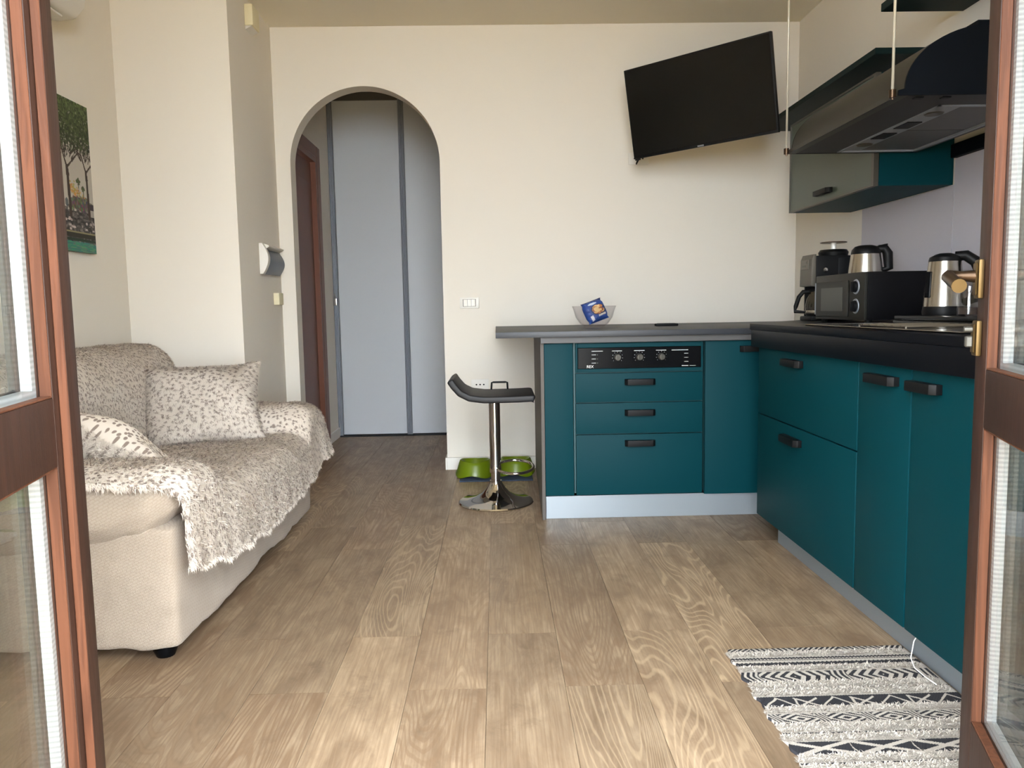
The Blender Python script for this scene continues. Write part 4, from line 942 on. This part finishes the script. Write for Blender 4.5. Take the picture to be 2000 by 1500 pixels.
gj = thing('glass_jar', 'clear cut-glass jar standing on the black stand right of the kettle', 'jar', (1.487, 2.40, 0.9514))
b = BM(); lathe(b, [(0, 0.9514), (0.030, 0.9514), (0.033, 0.956), (0.033, 1.015), (0.027, 1.026), (0.027, 1.036), (0.025, 1.036), (0.025, 1.026), (0.030, 1.014), (0.030, 0.957), (0, 0.955)], 1.487, 2.40, 24); obj('jar_glass', b, M_clear, gj, 40)
b = BM(); lathe(b, [(0, 0.9565), (0.029, 0.9565), (0.029, 0.978), (0, 0.980)], 1.487, 2.40, 20); obj('jar_content', b, plain('dark_beans', rgb(70, 56, 50), 0.6, var=0.5, vscale=120), gj, 40)
b = BM(); lathe(b, [(0, 1.0365), (0.028, 1.0365), (0.028, 1.045), (0, 1.048)], 1.487, 2.40, 20); obj('jar_lid', b, M_clear, gj, 40)

# ------------------------------------------------------------------ fur strands
def strands(name, roots, nrm, lay, uv, mat, parent, ln=0.014, wd=0.0016, lift=0.55, jit=0.5, seed=1):
    """Short bent blades of fur grown on a surface: joined into one 'stuff' part."""
    r2 = np.random.default_rng(seed); n = len(roots)
    d = lay+r2.normal(0, jit, (n, 3)); d -= nrm*(d*nrm).sum(1, keepdims=True); d /= np.linalg.norm(d, axis=1, keepdims=True)+1e-9
    lf = (lift+0.25*r2.normal(size=(n, 1))).clip(0.12, 1.2); l = ln*(0.65+0.7*r2.random((n, 1)))
    sd = np.cross(nrm, d); sd /= np.linalg.norm(sd, axis=1, keepdims=True)+1e-9
    mid = roots+(d*0.45+nrm*lf*0.62)*l; tip = roots+(d*1.0+nrm*lf*0.8)*l
    w = wd*(0.7+0.6*r2.random((n, 1)))
    co = np.stack([roots-sd*w, roots+sd*w, mid+sd*w*0.8, mid-sd*w*0.8, tip], 1).reshape(-1, 3)
    i = np.arange(n)[:, None]*5
    me = mesh_np(name, co, i+np.array([[0, 1, 2, 3]]), i+np.array([[3, 2, 4]]), uv=np.repeat(uv, 5, 0))
    o = link_mesh(name, me, mat, parent, True); o['kind'] = 'stuff'; return o

def grid_normals(P):
    du = np.gradient(P, axis=0); dv_ = np.gradient(P, axis=1); n_ = np.cross(du, dv_); n_ /= np.linalg.norm(n_, axis=2, keepdims=True)+1e-12; return n_
def sample_grid(P, U, count, seed):
    """Random points spread by area over a grid surface; returns points, normals, uv."""
    r2 = np.random.default_rng(seed); nrm = grid_normals(P)
    a = np.linalg.norm(np.cross(P[1:, :-1]-P[:-1, :-1], P[:-1, 1:]-P[:-1, :-1]), axis=2).ravel(); c = np.searchsorted(np.cumsum(a)/a.sum(), r2.random(count)); c = np.minimum(c, len(a)-1)
    i, j = c // (P.shape[1]-1), c % (P.shape[1]-1); s, t_ = r2.random((count, 1)), r2.random((count, 1))
    def bl(A): return A[i, j]*(1-s)*(1-t_)+A[i+1, j]*s*(1-t_)+A[i, j+1]*(1-s)*t_+A[i+1, j+1]*s*t_
    q = bl(nrm); q /= np.linalg.norm(q, axis=1, keepdims=True)+1e-9
    return bl(P), q, bl(U)

# ------------------------------------------------------------------ sofa
so = thing('sofa', 'cream slipcovered two-seat sofa with rolled arms along the left wall', 'sofa', (-1.4, 2.98, 0))
FXs, SY0, SY1 = -0.93, 2.125, 3.83
def hem(p):
    if p.z < 0.12:
        k = (0.12-p.z)/0.12; p.z += k*0.012*mnoise.noise(Vector((p.x*14, p.y*14, 0)))
    return p
b = BM(); soft_box(b, (-1.865, SY0+0.02, 0.032), (FXs, SY1-0.09, 0.40), 0.022, 40, 0.010, 4.0, hem, 1); obj('base', b, M_fabric, so, True)
arms = ((SY0-0.005, SY0+0.285), (SY1-0.285, SY1))
AR = (0.315, 0.530, 0.105)
for i, (a, c) in enumerate(arms):
    def rise(p):
        k = max(0, min(1, (p.x+1.16)/0.24)); f = max(0, (AR[1]-p.z)/(AR[1]-AR[0])); p.z += 0.11*k*k*f; p.y += (0.012*(1-k) if i else -0.012*(1-k))*f; return p
    b = BM(); soft_box(b, (-1.86, a, AR[0]), (FXs+0.012, c, AR[1]), AR[2], 36, 0.018, 6.0, rise, 5+i); obj('arm', b, M_fabric, so, True)
b = BM(); soft_box(b, (-1.6, SY0+0.27, 0.30), (FXs+0.01, SY1-0.27, 0.42), 0.05, 20, 0.008, 4, None, 9); obj('seat', b, M_fabric, so, True)
BK = (-1.865, -1.54, SY0+0.12, SY1-0.06, 0.35, 0.835, 0.16)
b = BM(); soft_box(b, (BK[0], BK[2], BK[4]), (BK[1], BK[3], BK[5]), BK[6], 26, 0.010, 3, None, 12); obj('backrest', b, M_fabric, so, True)
for (x, y) in ((-0.995, 2.20), (-0.995, 3.68), (-1.80, 2.20), (-1.80, 3.68)):
    b = BM(); lathe(b, [(0, 0.0003), (0.026, 0.0003), (0.034, 0.02), (0.034, 0.062), (0, 0.062)], x, y, 18); obj('foot', b, M_blackgl, so, 40)

# throw draped over back, seat, arms and front
def rb_top(x, y, bx, by, ztop, r):
    dx = np.maximum(np.abs(x-(bx[0]+bx[1])/2)-((bx[1]-bx[0])/2-r), 0); dy = np.maximum(np.abs(y-(by[0]+by[1])/2)-((by[1]-by[0])/2-r), 0)
    d = np.sqrt(dx*dx+dy*dy); return np.where(d < r, ztop-r+np.sqrt(np.maximum(r*r-d*d, 0)), 0.0)
gx = np.linspace(-1.80, FXs, 110); gy = np.linspace(SY0+0.005, SY1+0.012, 190)
GX, GY = np.meshgrid(gx, gy, indexing='ij')
Hm = np.full(GX.shape, 0.425)
Hm = np.maximum(Hm, rb_top(GX, GY, (BK[0], BK[1]+0.02), (BK[2], BK[3]), BK[5]+0.012, BK[6]))
for (a, c) in arms: Hm = np.maximum(Hm, rb_top(GX, GY, (-2.2, FXs+0.09), (a-0.02, c+0.02), AR[1]+0.016, AR[2]+0.02))
# cloth-like smoothing: blur, then keep above the solid
def blur(A, k):
    for ax in (0, 1):
        B = np.zeros_like(A); wsum = 0
        for s in range(-k, k+1):
            w = math.exp(-(s/(k*0.55))**2); idx = np.clip(np.arange(A.shape[ax])+s, 0, A.shape[ax]-1); B += w*np.take(A, idx, axis=ax); wsum += w
        A = B/wsum
    return A
Hs = np.maximum(blur(Hm, 7), Hm+0.004); Hs = np.maximum(blur(Hs, 3), Hm+0.004)+0.010
Hs += 0.004*np.sin(GX*31+3*np.sin(GY*7))*np.sin(GY*23)
# the front edge rolls over and hangs to a wavy hem
yy = gy
hemz = np.interp(yy, [2.12, 2.25, 2.43, 2.9, 3.3, 3.5, 3.66, 3.70, 3.84], [0.285, 0.265, 0.225, 0.192, 0.205, 0.225, 0.26, 0.295, 0.30])+0.008*np.sin(yy*33)
rows = [np.stack([GX[:-8], GY[:-8], Hs[:-8]], -1)]
ztop = Hs[-9]
hang = []
nh = 46
for k in range(nh):
    s = (k+1)/nh
    if s < 0.22:
        a = s/0.22*math.pi/2; xk = gx[-9]+math.sin(a)*(FXs+0.040-gx[-9]); zk = ztop-(1-math.cos(a))*0.055
    else:
        q_ = (s-0.22)/0.78; xk = FXs+0.040+0.004+0.0*q_; zk = (ztop-0.055)*(1-q_)+hemz*q_
    fold = 0.006*np.sin(yy*21+2.5*np.sin(yy*4))*max(0, s-0.15)+0.003*np.sin(yy*61)*max(0, s-0.3)
    hang.append(np.stack([np.full_like(yy, xk)+fold+0.012*s+np.where(yy > 3.62, 0.03*np.clip((yy-3.62)/0.12, 0, 1)*s, 0), yy, zk], -1))
P = np.concatenate([rows[0], np.stack(hang, 0)], 0)
seglen = np.concatenate([[0], np.cumsum(np.linalg.norm(np.diff(P[:, 60], axis=0), axis=1))])
UVg = np.stack([np.broadcast_to(seglen[:, None], P.shape[:2]), P[:, :, 1]], -1)
nrm = grid_normals(P); sgn = 1 if nrm[30, 90, 2] > 0 else -1
nu, nv = P.shape[:2]
top = (P+sgn*nrm*0.006).reshape(-1, 3); bot = (P-sgn*nrm*0.004).reshape(-1, 3)
gq = grid_quads(nu, nv); base_n = nu*nv
edge = np.concatenate([np.arange(nv), np.arange(nu)*nv+nv-1, (nu-1)*nv+np.arange(nv)[::-1], np.arange(nu)[::-1]*nv])
eq = np.stack([edge[:-1], edge[1:], edge[1:]+base_n, edge[:-1]+base_n], 1); eq = eq[edge[:-1] != edge[1:]]
me = mesh_np('throw', np.concatenate([top, bot]), np.concatenate([gq, gq[:, ::-1]+base_n, eq]), uv=np.concatenate([UVg.reshape(-1, 2)]*2))
th = link_mesh('throw_blanket', me, M_fur, None, True); tag(th, 'long faux-fur throw with grey flecks draped over the cream sofa', 'blanket')
pts_, nn, uvp = sample_grid(P, UVg, 190000, 11)
nn = nn*sgn; lay = np.tile(np.array([0.75, -0.25, -0.35]), (len(pts_), 1))
strands('fur', pts_+nn*0.005, nn, lay, uvp, M_fur, th, 0.0105, 0.0011, 0.5, 0.4, 21)
# fringe along the hem and the near edge
hx = np.concatenate([P[-1, ::1], P[40:, 0]]); hu = np.concatenate([UVg[-1], UVg[40:, 0]]); rep = 14
hx = np.repeat(hx, rep, 0)+rng.normal(0, 0.004, (len(hx)*rep, 3)); hu = np.repeat(hu, rep, 0)
strands('fringe', hx, np.tile(np.array([0.8, -0.5, 0.2])/0.964, (len(hx), 1)), np.tile(np.array([0.2, -0.25, -1.0]), (len(hx), 1)), hu, M_fur, th, 0.015, 0.0011, 0.3, 0.35, 22)

def cushion(label, ctr, right_v, up_v, w, h, th_, seed, squash=None):
    nu, nv = 64, 54
    U, V = np.meshgrid(np.linspace(-1, 1, nu), np.linspace(-1, 1, nv), indexing='ij')
    edge_ = (1-np.abs(U)**3.0).clip(0)**0.5*(1-np.abs(V)**3.0).clip(0)**0.5
    pin = 1-0.10*(1-np.abs(V)**2)*np.abs(U)**3; pin2 = 1-0.12*(1-np.abs(U)**2)*np.abs(V)**3
    rv, uv_ = Vector(right_v).normalized(), Vector(up_v); uv_ = (uv_-rv*uv_.dot(rv)).normalized(); nv_ = rv.cross(uv_)
    rv, uv_, nv_ = (np.array(v) for v in (rv, uv_, nv_))
    root = None; parts = []
    r2 = np.random.default_rng(seed)
    wob = 0.016*np.sin(U*3.1+seed)*np.cos(V*2.7+seed)+0.006*np.sin(U*7+V*4+seed)
    for s in (1, -1):
        P = np.array(ctr)+(U*pin*w/2)[..., None]*rv+(V*pin2*h/2)[..., None]*uv_+((s*edge_*th_/2+wob)[..., None])*nv_
        parts.append((P, s))
    co = np.concatenate([p.reshape(-1, 3) for p, _ in parts]); q = grid_quads(nu, nv)
    UVc = np.stack([(U+1)*w/2+seed, (V+1)*h/2], -1)
    me = mesh_np('cushion', co, np.concatenate([q, q[:, ::-1]+nu*nv]), uv=np.concatenate([UVc.reshape(-1, 2)]*2))
    o = link_mesh('cushion', me, M_fur2, None, True); tag(o, label, 'cushion', 'faux-fur cushions on the sofa')
    p0, n0, u_ = sample_grid(parts[0][0], UVc, 38000, seed); g = grid_normals(parts[0][0]); sg = 1 if (g[32, 27]@nv_) > 0 else -1
    strands('fur', p0, n0*sg, np.tile(-uv_*0.8+rv*0.2, (len(p0), 1)), u_, M_fur2, o, 0.0125, 0.0011, 0.55, 0.45, seed+50)
    return o
cushion('faux-fur cushion with grey flecks leaning by the far sofa arm', (-1.30, 3.385, 0.60), (0.93, 0.30, 0.02), (-0.08, 0.32, 0.94), 0.50, 0.37, 0.20, 3)
cushion('faux-fur cushion with grey flecks lying inside the near sofa arm', (-1.29, 2.545, 0.535), (0.90, -0.30, -0.30), (-0.35, -0.60, 0.70), 0.54, 0.30, 0.17, 8)

# ------------------------------------------------------------------ striped rug
RX0, RX1, RY0, RY1 = 0.643, 1.155, 1.40, 2.122
nw, nl = 300, 420
X, Y = np.meshgrid(np.linspace(RX0, RX1, nw), np.linspace(RY0, RY1, nl), indexing='ij')
cream = np.array([lin(184), lin(177), lin(168)]); ink = np.array([lin(52), lin(52), lin(56)])
img = np.zeros((nw, nl, 3)); img[:] = cream
def band(y1_, y0_, fn):
    m = (Y >= y0_) & (Y <= y1_); s = (X-RX0); t_ = (Y-y0_)/(y1_-y0_)
    k = fn(s, t_) & m; img[k] = ink
tri = lambda v, p: np.abs(((v/p) % 1)-0.5)*2
band(2.122, 2.097, lambda s, t_: (((s-np.sign(tri(s, 0.26)-0.5)*t_*0.02) % 0.016) < 0.009))
band(2.065, 2.050, lambda s, t_: (tri(s+t_*0.004, 0.010)*0.6+0.2 > np.abs(t_-0.5)*1.6))
band(2.049, 2.043, lambda s, t_: t_ > 0.35)
band(2.036, 2.010, lambda s, t_: (np.abs(t_-0.5) < 0.30) | ((s % 0.012 < 0.006) & (np.abs(t_-0.5) < 0.48)))
def arrows(s, t_):
    u = (s % 0.235)/0.235; v = np.abs(t_-0.5)*2
    bars = (u < 0.2) & ((u*5*3.2) % 1 < 0.55)
    q = np.where(u < 0.6, u-0.2, 1.0-u); chev = ((q*9-v*0.9) % 1 < 0.5) & (u >= 0.2)
    return bars | chev
band(1.980, 1.922, arrows)
band(1.888, 1.884, lambda s, t_: t_ > -1)
def tris(s, t_):
    u = (s % 0.145)/0.145; a = np.abs(u-0.3)/0.3; l1 = (np.abs(t_-(1-a)*0.85) < 0.07) & (u < 0.6); l2 = (np.abs(np.abs(t_-0.4)-np.abs(u-0.8)*2.0) < 0.07) & (u > 0.6); l3 = (np.abs(u-0.6) < 0.02) & (t_ < 0.85)
    return ~(l1 | l2 | l3)
band(1.848, 1.796, tris)
def diam(s, t_):
    u = (s % 0.112)/0.112; d = np.abs(u-0.62)/0.38+np.abs(t_-0.5)*2; bars = (u < 0.24) & (((u+0.15*t_)*12) % 1 < 0.5)
    return np.where(u < 0.24, bars, (((d*1.7) % 1) < 0.5))
band(1.764, 1.720, diam)
band(1.681, 1.674, lambda s, t_: t_ > -1)
def zig(s, t_):
    u = (s % 0.14)/0.14; a = np.abs(np.abs(t_-0.5)*2-np.abs(u-0.5)*2); return ~((a < 0.22) | (np.abs(u-0.98-0.02*t_) < 0.012))
band(1.643, 1.592, zig)
band(1.562, 1.556, lambda s, t_: t_ > -1)
band(1.52, 1.46, zig)
wav = lambda y: 0.004*np.sin(y*60)+0.003*np.sin(y*131)
Xw = X+wav(Y)*(1-(X-RX0)/(RX1-RX0))
zz = 0.008+0.0006*np.sin(X*900)*np.sin(Y*700)
co = np.stack([Xw, Y, zz], -1); bot = co.copy(); bot[..., 2] = 0.0006
q = grid_quads(nw, nl); n0 = nw*nl
edge = np.concatenate([np.arange(nl), np.arange(nw)*nl+nl-1, (nw-1)*nl+np.arange(nl)[::-1], np.arange(nw)[::-1]*nl])
eq = np.stack([edge[:-1], edge[1:], edge[1:]+n0, edge[:-1]+n0], 1); eq = eq[edge[:-1] != edge[1:]]
me = mesh_np('rug', np.concatenate([co.reshape(-1, 3), bot.reshape(-1, 3)]), np.concatenate([q, eq]), col=np.concatenate([img.reshape(-1, 3)]*2))
rug = link_mesh('striped_rug', me, M_rugprint, None, False); tag(rug, 'black and ivory woven rug with shaggy stripes in front of the teal cabinets', 'rug')
for i, (ya, yb) in enumerate(((2.066, 2.096), (1.981, 2.009), (1.889, 1.921), (1.849, 1.883), (1.765, 1.795), (1.682, 1.720), (1.644, 1.673), (1.563, 1.591), (1.522, 1.555), (1.41, 1.458))):
    n_ = 5200; r2 = np.random.default_rng(100+i)
    px = RX0-0.004+r2.random(n_)*(RX1-RX0-0.008); py = ya+0.003+r2.random(n_)*(yb-ya-0.003)
    roots = np.stack([px+wav(py)*(1-(px-RX0)/(RX1-RX0)), py, np.full(n_, 0.0083)], 1)
    lay = np.tile(np.array([0.15, -0.4, 0]), (n_, 1))
    strands('tuft_row', roots, np.tile(np.array([0, 0, 1.0]), (n_, 1)), lay, np.stack([px, py], 1), M_tuft, rug, 0.0085, 0.0012, 0.38, 0.9, 200+i)
